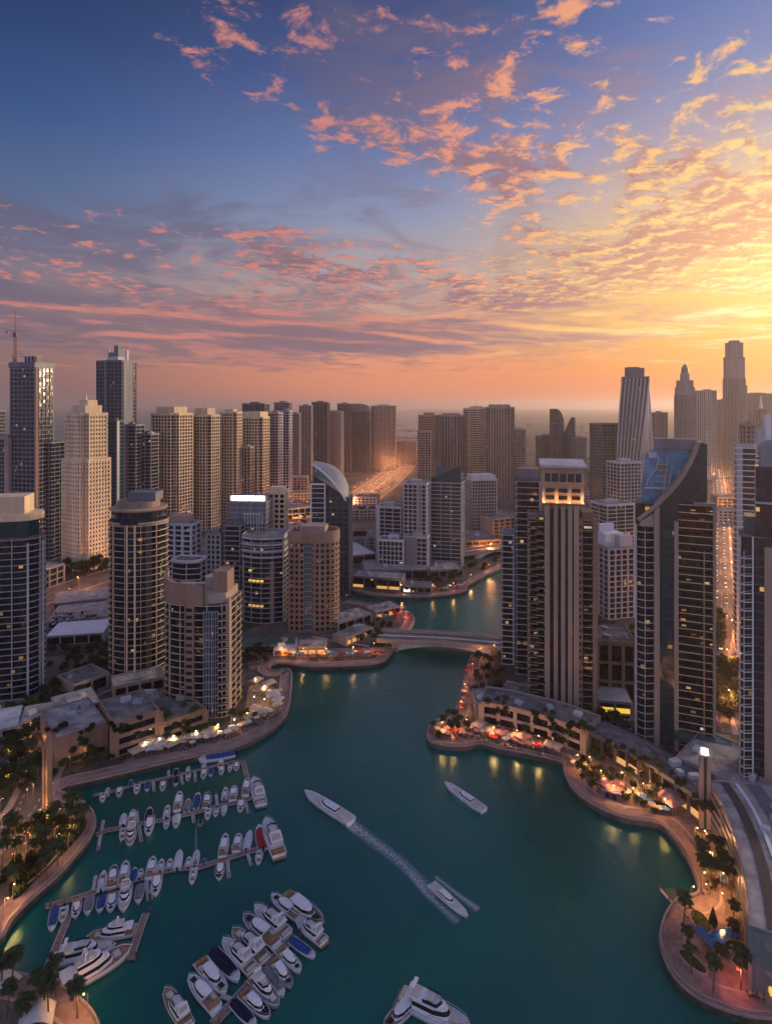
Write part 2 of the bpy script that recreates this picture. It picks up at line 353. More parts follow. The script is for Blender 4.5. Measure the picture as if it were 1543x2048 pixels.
# the shore runs with the land on its left, so +d leads inland
for bank in (lb, pb, rb):
    strip(bank, .2, 6.0, GZ+.02, pav, 'promenade')
    strip(bank, 6.0, 6.9, GZ+.04, pav2, 'paving_border')
lb1 = lb[int(5*22):]; lb0 = lb[:int(5*21)]
def railing(bank, label, group=None):
    root = thing('railing', label, 'railing', (bank[0].x, bank[0].y, GZ)); off = Vector((bank[0].x, bank[0].y))
    pth = [p-off for p in bank]
    def bar(z0, z1, w, m, nm):
        a, c = side(pth, .25), side(pth, .25+w); g = MB()
        g.grid([[(p.x, p.y, z0) for p in a], [(p.x, p.y, z1) for p in a], [(p.x, p.y, z1) for p in c], [(p.x, p.y, z0) for p in c]])
        g.build(nm, m, root)
    bar(0, .28, .45, stone, 'plinth'); bar(1.0, 1.14, .16, rail, 'handrail'); bar(.5, .57, .08, rail, 'bar')
railing(lb0, 'pale metal railing along the curved quay beside the shore ends of the boat pontoons')
railing(lb1, 'pale metal railing round the lit restaurant promenade below the round towers')
railing(pb, 'railing along the far peninsula quay beyond the road bridge')
railing(rb[5*7:], 'pale railing round the wavy quay edge below the sail topped tower')
def quayband(bank):
    strip_ = side(bank, -.35); a = side(bank, .3); g = MB()
    g.grid([[(p.x, p.y, GZ-.5) for p in strip_], [(p.x, p.y, GZ+.1) for p in strip_], [(p.x, p.y, GZ+.1) for p in a]])
    struct(g.build('quay_coping', pav2))
for bank in (lb, pb, rb): quayband(bank)

# roads
def roadway(pts, w, name, lanes=4, median=True, z=GZ+.06):
    path = smooth_path([at(*p) for p in pts], 8)
    strip(path, -w/2, w/2, z, asph, 'road')
    for s in (-1, 1):
        strip(path, s*w/2-1.3+1.3*s, s*w/2+1.3+1.3*s, z+.03, pav2, 'pavement')
    if median: strip(path, -1.2, 1.2, z+.02, pav2, 'median')
    for k in range(1, lanes):
        for s in (-1, 1):
            d = s*(1.2+(w/2-1.2)*k/lanes); g = MB()
            a, c = side(path, d-.12), side(path, d+.12)
            for i in range(0, len(path)-1, 2):
                bq = len(g.v); g.v += [(a[i].x, a[i].y, z+.015), (a[i+1].x, a[i+1].y, z+.015), (c[i+1].x, c[i+1].y, z+.015), (c[i].x, c[i].y, z+.015)]; g.quad(bq, bq+1, bq+2, bq+3)
            struct(g.build('road_marking', mark))
    return path
coast = roadway([(-60,1262),(60,1222),(160,1182),(260,1148),(400,1100),(560,1052),(690,1012),(770,962),(825,912),(850,890)], 62, 'coast', 5)
inner = roadway([(1470,1470),(1452,1380),(1462,1300),(1470,1220),(1462,1130),(1456,1040),(1448,970),(1436,925),(1420,895)], 36, 'inner', 4)
roadway([(640,1262),(700,1272),(752,1280)], 20, 'approach', 2, False)
roadway([(1003,1288),(1100,1292),(1250,1298),(1400,1318),(1500,1330)], 20, 'approach', 2, False)
roadway([(-60,1530),(0,1512),(60,1490),(110,1440),(170,1390),(215,1370)], 12, 'lane', 2, False)
roadway([(-60,1720),(0,1672),(50,1620),(80,1560),(120,1470)], 11, 'lane', 2, False)

# far islands out at sea
isl = mat('far_island', (.2, .15, .12), .9, .1)
for (px0, px1, Y, d) in ((690,1010,2950,120),(760,1200,3700,160),(560,800,4600,150),(800,1300,5600,220)):
    x0, x1 = (px0-CX)/F*Y, (px1-CX)/F*Y
    pts = [((x0+x1)/2+(x1-x0)/2*math.cos(a)*(1+.1*math.sin(3*a+Y)), Y+d*math.sin(a)*(1+.25*math.sin(5*a+Y))) for a in [2*PI*i/28 for i in range(28)]]
    struct(MB().prism(pts, -1, 3.0).build('island', isl))

# ------------------------------------------------------------------ haze
hz = MB().box(0, FAR/2-1000, -2.5, 276, 2*FAR+4000, FAR+4000).build('haze', None)
hz.data.materials.clear(); hm = bpy.data.materials.new('haze'); hm.use_nodes = True; hm.node_tree.nodes.clear(); hn = Nodes(hm.node_tree)
pv = hn.new('ShaderNodeVolumePrincipled'); pv.inputs['Density'].default_value = HAZE = .00009
pv.inputs['Color'].default_value = (1, .91, .94, 1); pv.inputs['Anisotropy'].default_value = .6
ho = hn.new('ShaderNodeOutputMaterial'); hn.put(ho.inputs['Volume'], pv.outputs[0])
hz.data.materials.append(hm); hz['kind'] = 'stuff'
# ------------------------------------------------------------------ towers
def shape_poly(kind, ar):
    if kind == 'rect': return [(-.5,-ar/2),(.5,-ar/2),(.5,ar/2),(-.5,ar/2)]
    if kind == 'cham': c = .14; return [(-.5+c,-ar/2),(.5-c,-ar/2),(.5,-ar/2+c),(.5,ar/2-c),(.5-c,ar/2),(-.5+c,ar/2),(-.5,ar/2-c),(-.5,-ar/2+c)]
    if kind == 'round': return [(.5*math.cos(a), .5*ar*math.sin(a)) for a in [2*PI*i/32 for i in range(32)]]
    if kind == 'bow':                                           # bulging front
        return [(-.5+i/14, -ar/2-.16*math.sin(PI*i/14)) for i in range(15)]+[(.5,ar/2),(-.5,ar/2)]
    if kind == 'bowl':                                          # rounded end on the right
        return [(-.5,-ar/2)]+[(.5-ar/2+ar/2*math.sin(a), -ar/2*math.cos(a)) for a in [PI*i/16 for i in range(17)]]+[(-.5,ar/2)]
    if kind == 'bowr':
        return [(.5,-ar/2),(.5,ar/2)]+[(-.5+ar/2-ar/2*math.sin(a), ar/2*math.cos(a)) for a in [PI*i/16 for i in range(17)]]
    if kind == 'notch':                                         # cross plan with cut corners
        c = .17; d = ar*.17; h = ar/2
        return [(-.5+c,-h),(.5-c,-h),(.5-c,-h+d),(.5,-h+d),(.5,h-d),(.5-c,h-d),(.5-c,h),(-.5+c,h),(-.5+c,h-d),(-.5,h-d),(-.5,-h+d),(-.5+c,-h+d)]
    return kind
def fit(poly, rot, x0, x1, yb, z=GZ):
    c, s_ = math.cos(rot), math.sin(rot); Yt = F*(H-z)/(yb-HY); s = (x1-x0)/F*Yt; cx, cy_ = ((x0+x1)/2-CX)/F*Yt, Yt+s/2
    for _ in range(60):
        w = [(cx+(x*c-y*s_)*s, cy_+(x*s_+y*c)*s) for x, y in poly]
        px = [CX+F*x/y for x, y in w]; mn, mx = min(px), max(px)
        s *= 1+.8*((x1-x0)/(mx-mn)-1); cx += ((x0+x1)/2-(mn+mx)/2)/F*cy_; cy_ += Yt-min(y for x, y in w)
    return cx, cy_, s
def along(poly, sp, edges=None, margin=.0):                    # evenly spaced places on the outline: (x, y, angle)
    out = []; n = len(poly)
    if edges is None and n > 12:                               # curved outline: walk it as one line
        per = [(Vector(poly[(i+1) % n])-Vector(poly[i])).length for i in range(n)]; tot = sum(per); k = max(3, round(tot/sp)); acc = 0; i = 0
        for j in range(k):
            d = tot*j/k
            while acc+per[i] < d: acc += per[i]; i += 1
            a, b = Vector(poly[i]), Vector(poly[(i+1) % n]); p = a+(b-a)*((d-acc)/per[i]); out.append((p.x, p.y, math.atan2((b-a).y, (b-a).x)))
        return out
    for i in range(n):
        if edges is not None and i not in edges: continue
        a, b = Vector(poly[i]), Vector(poly[(i+1) % n]); ln = (b-a).length
        if ln < .8: continue
        k = max(1, round(ln/sp)); an = math.atan2((b-a).y, (b-a).x)
        for j in range(k+1):
            if j == k and n <= 12 and edges is None: continue
            p = a+(b-a)*(j/k); out.append((p.x, p.y, an))
    return out
class Tower: pass
def tower(label, x0, x1, yt, yb, shape='rect', ar=.8, rot=0, fh=3.6, glass='dark', wall='beige', band=(1.1, .35), bandm=None, pier=(4.0, .9, .45), pierm=None, panels=(),
          near=False, roofm='roof', parapet=1.2, mech=True, name='tower', group=None, cat='tower', base=0, core_in=.5, edges=None, z=GZ, h=None, top=True, balc=()):
    T = Tower(); unit = shape_poly(shape, ar); T.rot = R(rot); cx, cy_, s = fit(unit, T.rot, x0, x1, yb, z); T.s = s
    T.poly = poly = [(x*s, y*s) for x, y in unit]; d = max(y for x, y in poly)
    T.h = h = h or (zat(yt, cy_-.15*d)-z); T.n = nf = max(1, int((h-base-1.0)/fh)); T.fh = fh = (h-base-1.0)/nf
    T.w = s; T.d = s*(ar if not isinstance(shape, (list, tuple)) else 1)
    T.root = root = thing(name, label, cat, (cx, cy_, z), T.rot, group)
    wm_, bm_, pm_ = MT[wall], MT[bandm or wall], MT[pierm or wall]
    MB().prism(offset(poly, -core_in), 0, h-.3).build('glazing', GL[glass], root)
    if base: MB().prism(offset(poly, .55), 0, base).build('podium', wm_, root)
    bo = offset(poly, band[1]) if band else None
    if band and near:
        me = MB().prism(bo, 0, band[0], top=1).mesh('floor_band', [bm_, MT['dark']])
        for k in range(nf+1): link('floor_band', me, root, (0, 0, base+k*fh))
    frame = MB()
    if band and not near:
        for k in range(nf+1): frame.prism(bo, base+k*fh, base+k*fh+band[0], top=1)
    if pier:
        pl = along(offset(poly, -core_in), pier[0], edges)
        depth = pier[2]+core_in+.25
        for i, (x, y, a) in enumerate(pl):
            nx, ny = math.sin(a), -math.cos(a); o = (pier[2]-.25)/2+core_in/2-.1
            if near and pier[1] > .5:
                MB().box(x+nx*o, y+ny*o, base+.01, h-.15, pier[1], depth, a).build('pier', pm_, root)
            else: frame.box(x+nx*o, y+ny*o, base+.01, h-.15, pier[1], depth, a)
    if frame.f: frame.build('facade_frame', [bm_, MT['dark']], root)
    for (e, t0, t1, *o) in panels:
        a, b = Vector(poly[e]), Vector(poly[(e+1) % len(poly)]); ln = (b-a).length; p = a+(b-a)*((t0+t1)/2); an = math.atan2((b-a).y, (b-a).x)
        m_ = MT[o[0]] if o else wm_; top_ = o[1] if len(o) > 1 else 0
        MB().box(p.x, p.y, base, h+top_+.2, ln*(t1-t0), 1.5, an).build('wall_panel', m_, root)
    for (e, t0, t1, out, bm2) in balc:                          # one balcony a floor
        a, b = Vector(poly[e]), Vector(poly[(e+1) % len(poly)]); ln = (b-a).length; p = a+(b-a)*((t0+t1)/2); an = math.atan2((b-a).y, (b-a).x); nx, ny = math.sin(an), -math.cos(an)
        q = MB().box(0, -out/2-.1, 0, .3, ln*(t1-t0), out+.2).box(0, -out+.08, .32, 1.2, ln*(t1-t0)-.1, .1); me = q.mesh('balcony', MT[bm2])
        for k in range(1, nf+1): link('balcony', me, root, (p.x, p.y, base+k*fh-.05), an)
    if top:
        MB().prism(offset(poly, .3), h-.28, h+.1).build('roof_slab', MT[roofm], root)
        if parapet: MB().ring(offset(poly, .5), offset(poly, .0), h-.3, h+parapet).build('parapet', wm_, root)
        if mech:
            rg = random.Random(label); k = .42*s
            MB().box(rg.uniform(-.1, .1)*s, rg.uniform(-.05, .1)*s*ar if not isinstance(shape, (list, tuple)) else 0, h, h+3.6, k, k*.6).build('plant_room', wm_, root)
            for _ in range(4):
                MB().box(rg.uniform(-.32, .32)*s, rg.uniform(-.3, .3)*T.d, h+.1, h+rg.uniform(1.2, 2.4), rg.uniform(1.5, 3), rg.uniform(1.5, 3)).build('rooftop_unit', MT['steel'], root)
    return T
def mast(T, x, y, z0, z1, r=.35, m='steel', name='mast'):
    MB().tube((x, y, z0), (x, y, z1), r, 6, r*.3).build(name, MT[m], T.root)
def crown(T, k, h1, m, name='crown', dx=0, dy=0, ar=1.0, z=None, ring_=False):
    z = T.h if z is None else z
    MB().box(dx*T.w, dy*T.d, z, z+h1, k*T.w, k*T.d*ar).build(name, MT[m], T.root)

# --- left: the tall skyline
T = tower('tall tower under construction, dark floors behind scaffolding, a red crane mast on top', 20, 108, 728, 1128, 'rect', .8, -14, 4.4, 'navy', 'slate', (.7,.5), 'grey', (5,.35,.3), 'slate', mech=False, name='unfinished_tower')
MB().box(T.w*.49, -T.d*.42, 0, T.h+2.5, 2.2, 3.0).build('hoist_shaft', MT['brown'], T.root)
MB().prism(offset(T.poly, .8), T.h-4, T.h+.4).build('parapet_wall', MT['slate'], T.root)
for i in range(7): MB().box(-T.w*.17+i*2.3, 0, T.h+.4, T.h+7.5, 1.0, 7).build('roof_fin', MT['pale' if i % 2 else 'dark'], T.root)
MB().box(-T.w*.1, 2, T.h+7.5, T.h+8.1, 20, 8).build('roof_canopy', MT['pale'], T.root)
for (x, zz) in ((-.46, 9), (-.4, 5), (.4, 5), (.46, 7), (.3, 4)): MB().tube((x*T.w, -T.d*.4, T.h), (x*T.w, -T.d*.4, T.h+zz), .3, 5).build('scaffold_pole', MT['rust'], T.root)
cr = thing('tower_crane', 'slim red crane mast rising above the unfinished dark tower', 'crane', tuple(T.root.matrix_basis @ Vector((-T.w*.44, -T.d*.3, T.h+.4))))
g = MB()
for a in ((-.9,-.9),(.9,-.9),(.9,.9),(-.9,.9)): g.tube((a[0],a[1],0),(a[0],a[1],30), .22, 4)
for k in range(15):
    for (a, b_) in (((-.9,-.9),(.9,-.9)),((.9,-.9),(.9,.9))): g.tube((a[0],a[1],2*k),(b_[0],b_[1],2*k+2), .1, 4)
g.build('mast', MT['rust'], cr); MB().box(0,0,27,31,3.6,3.0).build('cab', MT['rust'], cr); MB().tube((0,0,30),(0,0,55), .5, 4, .15).build('tower_peak', MT['rust'], cr)
MB().tube((-9,0,33),(11,0,33), .22, 4).build('jib', MT['rust'], cr); MB().box(-8,0,31,33,2,1.4).build('counterweight', MT['grey'], cr)
T = tower('low curved dark glass tower wing with pale floor lines below the crane tower', 42, 131, 884, 1122, 'bow', .6, -10, 4.2, 'navy', 'grey', (.6,.5), 'grey', (7,.25,.2), 'slate', parapet=.6)
T = tower('dark slab tower with a pale vertical end wall beside the unfinished tower', -40, 49, 876, 1126, 'rect', .7, -6, 4.2, 'navy', 'grey', (.7,.5), 'grey', (8,.3,.3), 'slate', panels=[(0,.86,.99,'rose'),(1,0,.2,'rose')])
tower('thin dark tower at the very edge of the skyline', -60, 12, 822, 1090, 'rect', .6, -5, 4, 'navy', 'slate', (.7,.4), 'grey', None)
T = tower('sunlit sand coloured tower with punched square windows and a stepped top', 131, 215, 830, 1141, 'notch', .85, -28, 4.0, 'dark', 'sand', (2.0,.25), None, (3.3,1.5,.42), parapet=2.2, mech=False)
crown(T, .62, 9.5, 'sand', 'penthouse'); crown(T, .36, 5.2, 'sand', 'penthouse', .08, 0, 1, T.h+9.5); mast(T, 0, 0, T.h+14, T.h+20)
MB().prism(offset(T.poly, 1.6), 0, T.h*.70).build('lower_wall', GL['dark'], T.root)
g = MB()
for k in range(int(T.h*.70/T.fh)+1): g.prism(offset(T.poly, 2.2), k*T.fh, k*T.fh+2.0)
for (x, y, a) in along(offset(T.poly, 1.6), 3.3):
    g.box(x+math.sin(a)*.3, y-math.cos(a)*.3, 0, T.h*.70+.8, 1.5, 1.3, a)
g.build('facade_frame', MT['sand'], T.root); MB().prism(offset(T.poly, 2.4), T.h*.70+.5, T.h*.70+2.2).build('ledge', MT['sand'], T.root)
T = tower('tall dark glass tower with a notched steel crown and roof crane', 193, 273, 724, 1092, 'cham', .8, -24, 4.2, 'navy', 'slate', (.8,.35), 'slate', (4.5,.5,.4), 'grey', mech=False, panels=[(0,.45,.6,'slate'),(2,.1,.7,'grey')])
MB().box(-.05*T.w, .1*T.d, T.h, T.h+11, .4*T.w, .4*T.d).build('crown', MT['slate'], T.root); MB().box(.0*T.w, .1*T.d, T.h+11, T.h+19, .16*T.w, .25*T.d).build('crown', MT['slate'], T.root)
MB().box(.2*T.w, -.25*T.d, T.h, T.h+5, .42*T.w, .3*T.d).build('plant_room', MT['pale'], T.root); MB().box(.33*T.w, .1*T.d, T.h, T.h+13, .06*T.w, .1*T.d).build('lift_shaft', MT['pale'], T.root)
mast(T, -.28*T.w, 0, T.h, T.h+18); MB().tube((0, .1*T.d, T.h+17), (15, .1*T.d, T.h+16), .3, 4).build('roof_crane', MT['dark'], T.root)
tower('slim teal glass tower between the sandy tower and the dark complex', 212, 247, 842, 1098, 'rect', .9, -10, 4, 'teal', 'teal', (.5,.3), 'slate', None, panels=[(1,.0,.3,'pale')])
tower('mid rise dark glass block with thin pale floor lines and stepped roof', 240, 290, 850, 1090, 'rect', .9, -10, 4, 'navy', 'slate', (.8,.45), 'grey', (9,.4,.3), 'rust')
tower('lower dark banded block stepping down beside the sandy towers', 278, 318, 868, 1086, 'rect', .9, -16, 4, 'navy', 'slate', (.8,.45), 'grey', (9,.4,.3), 'slate')
def resid(label, x0, x1, yt, yb, rot, wall='beige', pent=.6, ph=8, shp='notch', pw=(4.4,1.1,.45), ar=.8, mst=6, gl='dark', bh=1.3):
    T = tower(label, x0, x1, yt, yb, shp, ar, rot, 4.0, gl, wall, (bh,.3), None, pw, parapet=2, mech=False)
    crown(T, pent, ph, wall, 'penthouse')
    if mst: mast(T, 0, 0, T.h+ph, T.h+ph+mst)
    return T
resid('broad sand coloured apartment tower with a dark balcony grid and box penthouse', 302, 386, 829, 1075, -24, 'sand', .62, 9.5, pw=(5,1.0,.45), bh=1.1)
resid('sand coloured apartment tower, second along the beach row from the broad one', 379, 440, 832, 1062, -20, 'beige', .6, 10)
resid('narrow sand coloured tower with tall dark window columns in the beach row', 439, 484, 826, 1050, -16, 'beige', .5, 5, pw=(3.6,1.2,.5))
resid('sand coloured tower with a bare wide wall band under its roof', 482, 539, 836, 1040, -18, 'sand', .8, 9, mst=0)
resid('sand coloured lower tower in front of the bare topped tower', 474, 508, 895, 1046, -16, 'tan', .5, 4, mst=0)
tower('dark blue slab tower with a pale grid rising behind the beach row', 532, 566, 826, 1030, 'rect', .9, -14, 4, 'navy', 'grey', (.7,.35), 'pale', (4.4,.4,.35), 'grey')
tower('grey blue tower with white balcony lines next to the dark slab tower', 560, 584, 822, 1022, 'rect', .9, -12, 4, 'navy', 'grey', (1,.4), 'pale', (4,.5,.4), 'grey')
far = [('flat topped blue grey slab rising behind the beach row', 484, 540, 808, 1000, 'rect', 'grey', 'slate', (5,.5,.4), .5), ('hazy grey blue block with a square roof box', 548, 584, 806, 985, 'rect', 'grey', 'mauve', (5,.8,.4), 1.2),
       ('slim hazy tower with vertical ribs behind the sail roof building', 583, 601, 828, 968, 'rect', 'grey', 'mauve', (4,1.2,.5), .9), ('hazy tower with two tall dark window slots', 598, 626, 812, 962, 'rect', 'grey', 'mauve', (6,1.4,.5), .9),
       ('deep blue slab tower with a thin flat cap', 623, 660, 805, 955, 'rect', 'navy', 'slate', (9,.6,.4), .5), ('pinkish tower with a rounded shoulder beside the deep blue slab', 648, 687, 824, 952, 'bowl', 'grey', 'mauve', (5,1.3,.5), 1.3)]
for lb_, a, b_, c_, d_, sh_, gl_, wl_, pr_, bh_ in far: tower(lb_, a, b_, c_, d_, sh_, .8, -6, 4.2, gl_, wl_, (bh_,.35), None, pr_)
T = tower('dark tower with a curved arched roofline at the end of the beach row', 702, 743, 822, 942, 'rect', .8, -6, 4.2, 'navy', 'slate', (.5,.3), None, (6,.8,.4), mech=False, panels=[(3,.0,.99,'sand')])
arc = [(-T.w/2, 0)]+[(-T.w/2+T.w*i/12, 3+15*math.sqrt(max(0, 1-((i/12-.25)/.8)**2))) for i in range(13)]+[(T.w/2, 0)]
g = MB(); m_ = len(arc); g.v = [(x, -T.d/2, T.h+z_) for x, z_ in arc]+[(x, T.d/2, T.h+z_) for x, z_ in arc]
g.quad(*range(m_)); g.quad(*range(2*m_-1, m_-1, -1))
for i in range(m_): j = (i+1) % m_; g.quad(j, i, m_+i, m_+j)
g.build('arched_crown', MT['slate'], T.root)
tower('dark slab tower joined to the arched tower', 674, 704, 808, 944, 'rect', .8, -6, 4.2, 'grey', 'slate', (.5,.3), None, (7,.7,.4))
tower('pinkish rose tower with dark centre, last of the beach row', 742, 792, 812, 938, 'notch', .8, -4, 4.2, 'grey', 'rose', (1.3,.35), None, (6,1.2,.4))
tower('rosy low apartment block glowing beside the lit street', 790, 832, 884, 930, 'rect', .8, 0, 4, 'busy', 'rose', (1.6,.3), None, (5,1.6,.4))
# --- centre: second beach cluster
resid('tan apartment tower with fine window columns, first of the middle cluster', 836, 880, 832, 992, -12, 'tan', .5, 6, pw=(3.6,1.1,.5))
resid('tan tower with dark vertical slots in the middle cluster', 872, 930, 832, 990, -8, 'rose', .6, 5, pw=(5.5,2.0,.6), bh=.8)
resid('tan tower with square window grid in the middle cluster', 926, 978, 818, 990, -8, 'beige', .5, 5, pw=(3.8,1.0,.45), mst=14)
resid('tallest tan tower of the middle cluster with plain ribs', 968, 1028, 816, 1000, -6, 'tan', .7, 6, pw=(4.6,1.8,.6), bh=.8)
resid('short tan tower at the end of the middle cluster', 1024, 1051, 860, 1000, -6, 'rose', .5, 3, mst=0)
resid('tan lower wing standing against the first middle cluster tower', 834, 862, 864, 1004, -10, 'rose', .4, 3, mst=0)
T = tower('dark square tower with a fine white window grid and pale cap', 930, 993, 958, 1068, 'rect', .8, 10, 3.8, 'navy', 'pale', (.5,.35), 'pale', (3.6,.4,.35), 'pale', mech=False)
MB().prism(offset(T.poly, -1.5), T.h, T.h+6).build('crown', MT['pale'], T.root)
# peninsula group
T = tower('dark teal glass tower with a wedge shaped slanted roof', 860, 928, 962, 1132, 'rect', .8, -14, 3.7, 'teal', 'slate', (.7,.7), 'pale', (9,.4,.3), 'slate', near=True, mech=False, parapet=0)
MB().prism(offset(T.poly, -.6), T.h, [T.h+3, T.h+16, T.h+16, T.h+3]).build('wedge_roof', GL['teal'], T.root); MB().box(0, T.d*.4, T.h, T.h+13, T.w*.9, .6).build('roof_wall', MT['slate'], T.root)
T = tower('white framed apartment block with deep square balconies by the peninsula', 806, 860, 966, 1146, 'rect', .8, -16, 3.8, 'navy', 'pale', (.9,.5), 'pale', (4.2,.8,.55), 'pale', near=True, panels=[(0,.6,.72,'rose')])
T = tower('pale grey balcony block standing left of the white framed block', 752, 812, 1012, 1140, 'rect', .8, -16, 3.8, 'navy', 'pale', (.8,.5), 'pale', (9,.5,.4), 'pale', near=True, panels=[(0,0,.14,'pale')])
T = tower('low white gridded block at the front of the peninsula', 756, 812, 1078, 1150, 'rect', .7, -12, 3.8, 'navy', 'white', (.6,.4), 'white', (3.6,.5,.5), 'white', near=True)
T = tower('low grey block with a wide plain wall beside the white gridded block', 810, 858, 1072, 1150, 'rect', .7, -12, 3.8, 'navy', 'pale', (.8,.4), 'pale', (5,.5,.5), 'pale', panels=[(0,.05,.55,'mauve')])
# --- right skyline
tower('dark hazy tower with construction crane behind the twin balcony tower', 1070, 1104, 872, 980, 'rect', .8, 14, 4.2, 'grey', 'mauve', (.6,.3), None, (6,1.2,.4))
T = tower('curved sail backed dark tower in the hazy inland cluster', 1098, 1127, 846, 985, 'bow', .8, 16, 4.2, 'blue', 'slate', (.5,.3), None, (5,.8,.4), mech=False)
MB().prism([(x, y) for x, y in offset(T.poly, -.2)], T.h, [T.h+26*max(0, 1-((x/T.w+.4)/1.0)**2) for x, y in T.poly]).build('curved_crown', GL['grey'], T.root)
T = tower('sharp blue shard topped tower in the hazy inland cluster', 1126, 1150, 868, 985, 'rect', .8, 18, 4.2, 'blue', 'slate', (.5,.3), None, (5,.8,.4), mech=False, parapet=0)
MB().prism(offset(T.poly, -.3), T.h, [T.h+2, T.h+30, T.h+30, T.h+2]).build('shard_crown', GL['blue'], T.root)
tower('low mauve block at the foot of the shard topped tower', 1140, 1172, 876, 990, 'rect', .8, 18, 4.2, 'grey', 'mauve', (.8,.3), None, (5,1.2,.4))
tower('blue grey office tower with open top floor, left of the twisted tower', 1178, 1240, 848, 1042, 'rect', .8, 20, 4.0, 'blue', 'slate', (1,.4), 'slate', (7,.4,.3), 'grey', mech=False)
# twisted tower
Y = 800.; cxp = (1269-CX)/F*Y; tw = thing('twisted_tower', 'twisted grey tower whose white ribs spiral as it climbs', 'tower', (cxp, Y, GZ))
hh = zat(757, Y)-GZ; nfl = 52; wv = 33.5; rows = []
def tpoly(t_, k=1.0):
    a = R(60)*(t_-.5)+R(40); return [Vector((x*wv/2*k, y*wv/2*k)) @ Matrix.Rotation(-a, 2) for x, y in ((-1,-1),(1,-1),(1,1),(-1,1))]
def ring_pts(t_, k, m_=7):
    p = tpoly(t_, k); return [p[i]+(p[(i+1) % 4]-p[i])*(j/m_) for i in range(4) for j in range(m_)]
g = MB(); g.grid([[(p.x, p.y, hh*k/nfl) for p in ring_pts(k/nfl, .96)+[ring_pts(k/nfl, .96)[0]]] for k in range(nfl+1)]); g.build('glazing', GL['blue'], tw)
for e in range(28):
    g = MB(); pts = [(ring_pts(k/nfl, 1.0)[e], ring_pts(k/nfl, .93)[e], hh*k/nfl) for k in range(0, nfl+1, 2)]; rws = []
    for po, pi_, z_ in pts:
        tdir = Vector((-po.y, po.x)).normalized()*.55; rws.append([(pi_.x+tdir.x, pi_.y+tdir.y, z_), (po.x+tdir.x, po.y+tdir.y, z_), (po.x-tdir.x, po.y-tdir.y, z_), (pi_.x-tdir.x, pi_.y-tdir.y, z_)])
    g.grid(rws).build('rib', MT['pale'], tw)
g = MB()
for k in range(nfl+1): g.prism([tuple(p) for p in tpoly(k/nfl, .985)], hh*k/nfl, hh*k/nfl+.7)
g.build('floor_slab_frame', MT['slate'], tw)
MB().prism([tuple(p) for p in tpoly(1, 1.0)], hh+.8, hh+2).build('roof', MT['roof'], tw); MB().box(-4, 0, hh+2, hh+15, 12, 14, R(20)).build('roof_screen', MT['slate'], tw); MB().box(6, 2, hh+2, hh+14, 9, 10, R(20)).build('roof_screen', MT['slate'], tw)
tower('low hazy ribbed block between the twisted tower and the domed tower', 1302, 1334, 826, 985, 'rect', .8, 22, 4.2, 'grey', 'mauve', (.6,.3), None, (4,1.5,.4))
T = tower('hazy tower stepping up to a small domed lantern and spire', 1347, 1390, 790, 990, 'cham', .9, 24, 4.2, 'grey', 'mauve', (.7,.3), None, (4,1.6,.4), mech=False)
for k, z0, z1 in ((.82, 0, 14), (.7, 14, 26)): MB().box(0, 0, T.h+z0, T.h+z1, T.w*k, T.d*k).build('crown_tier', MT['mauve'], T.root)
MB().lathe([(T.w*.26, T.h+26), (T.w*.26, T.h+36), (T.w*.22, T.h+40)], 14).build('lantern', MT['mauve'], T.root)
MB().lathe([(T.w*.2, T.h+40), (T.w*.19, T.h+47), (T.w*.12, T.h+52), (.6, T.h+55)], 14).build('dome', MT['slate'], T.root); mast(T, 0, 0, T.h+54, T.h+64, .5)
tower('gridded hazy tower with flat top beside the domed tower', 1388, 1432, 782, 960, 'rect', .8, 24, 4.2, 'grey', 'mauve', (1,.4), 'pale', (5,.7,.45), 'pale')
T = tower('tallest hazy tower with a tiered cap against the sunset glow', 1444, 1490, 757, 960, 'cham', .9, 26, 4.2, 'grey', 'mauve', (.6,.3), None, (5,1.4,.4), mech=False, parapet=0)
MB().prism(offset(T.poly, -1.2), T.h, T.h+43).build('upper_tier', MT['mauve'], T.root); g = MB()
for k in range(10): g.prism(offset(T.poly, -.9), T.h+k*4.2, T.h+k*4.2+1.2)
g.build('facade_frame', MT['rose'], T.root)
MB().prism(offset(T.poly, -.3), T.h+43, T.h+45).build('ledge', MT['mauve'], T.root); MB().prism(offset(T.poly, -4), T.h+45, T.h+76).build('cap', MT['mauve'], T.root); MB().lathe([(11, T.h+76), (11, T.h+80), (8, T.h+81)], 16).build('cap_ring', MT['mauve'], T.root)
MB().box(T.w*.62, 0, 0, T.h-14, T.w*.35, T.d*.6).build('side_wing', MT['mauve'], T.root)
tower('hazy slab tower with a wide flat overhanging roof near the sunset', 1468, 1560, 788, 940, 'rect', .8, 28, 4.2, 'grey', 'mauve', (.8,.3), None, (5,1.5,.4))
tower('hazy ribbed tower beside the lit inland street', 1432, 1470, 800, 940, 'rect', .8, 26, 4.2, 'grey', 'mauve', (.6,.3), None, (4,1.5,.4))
T = tower('slim hazy tower with a small white spire', 1508, 1532, 818, 1010, 'cham', .9, 28, 4.2, 'grey', 'rose', (1,.4), None, (4,.8,.4), mech=False)
MB().lathe([(3, T.h), (1.6, T.h+10), (.4, T.h+22)], 8).build('spire', MT['white'], T.root)
tower('dark blue block with white balcony grid beside the sail topped tower', 1212, 1282, 924, 1112, 'rect', .8, 18, 3.8, 'navy', 'pale', (.8,.5), 'pale', (4.6,.5,.4), 'pale')
tower('stepped banded block behind the white roofed building', 1180, 1268, 1006, 1130, 'rect', .8, 18, 3.8, 'navy', 'pale', (.7,.5), 'pale', (12,.5,.3), 'slate')
T = tower('grey apartment block with blank white top walls and balconies', 1188, 1268, 1092, 1240, 'rect', .8, 14, 3.8, 'dark', 'grey', (.8,.4), 'pale', (5,1.2,.5), 'pale', near=True, mech=False)
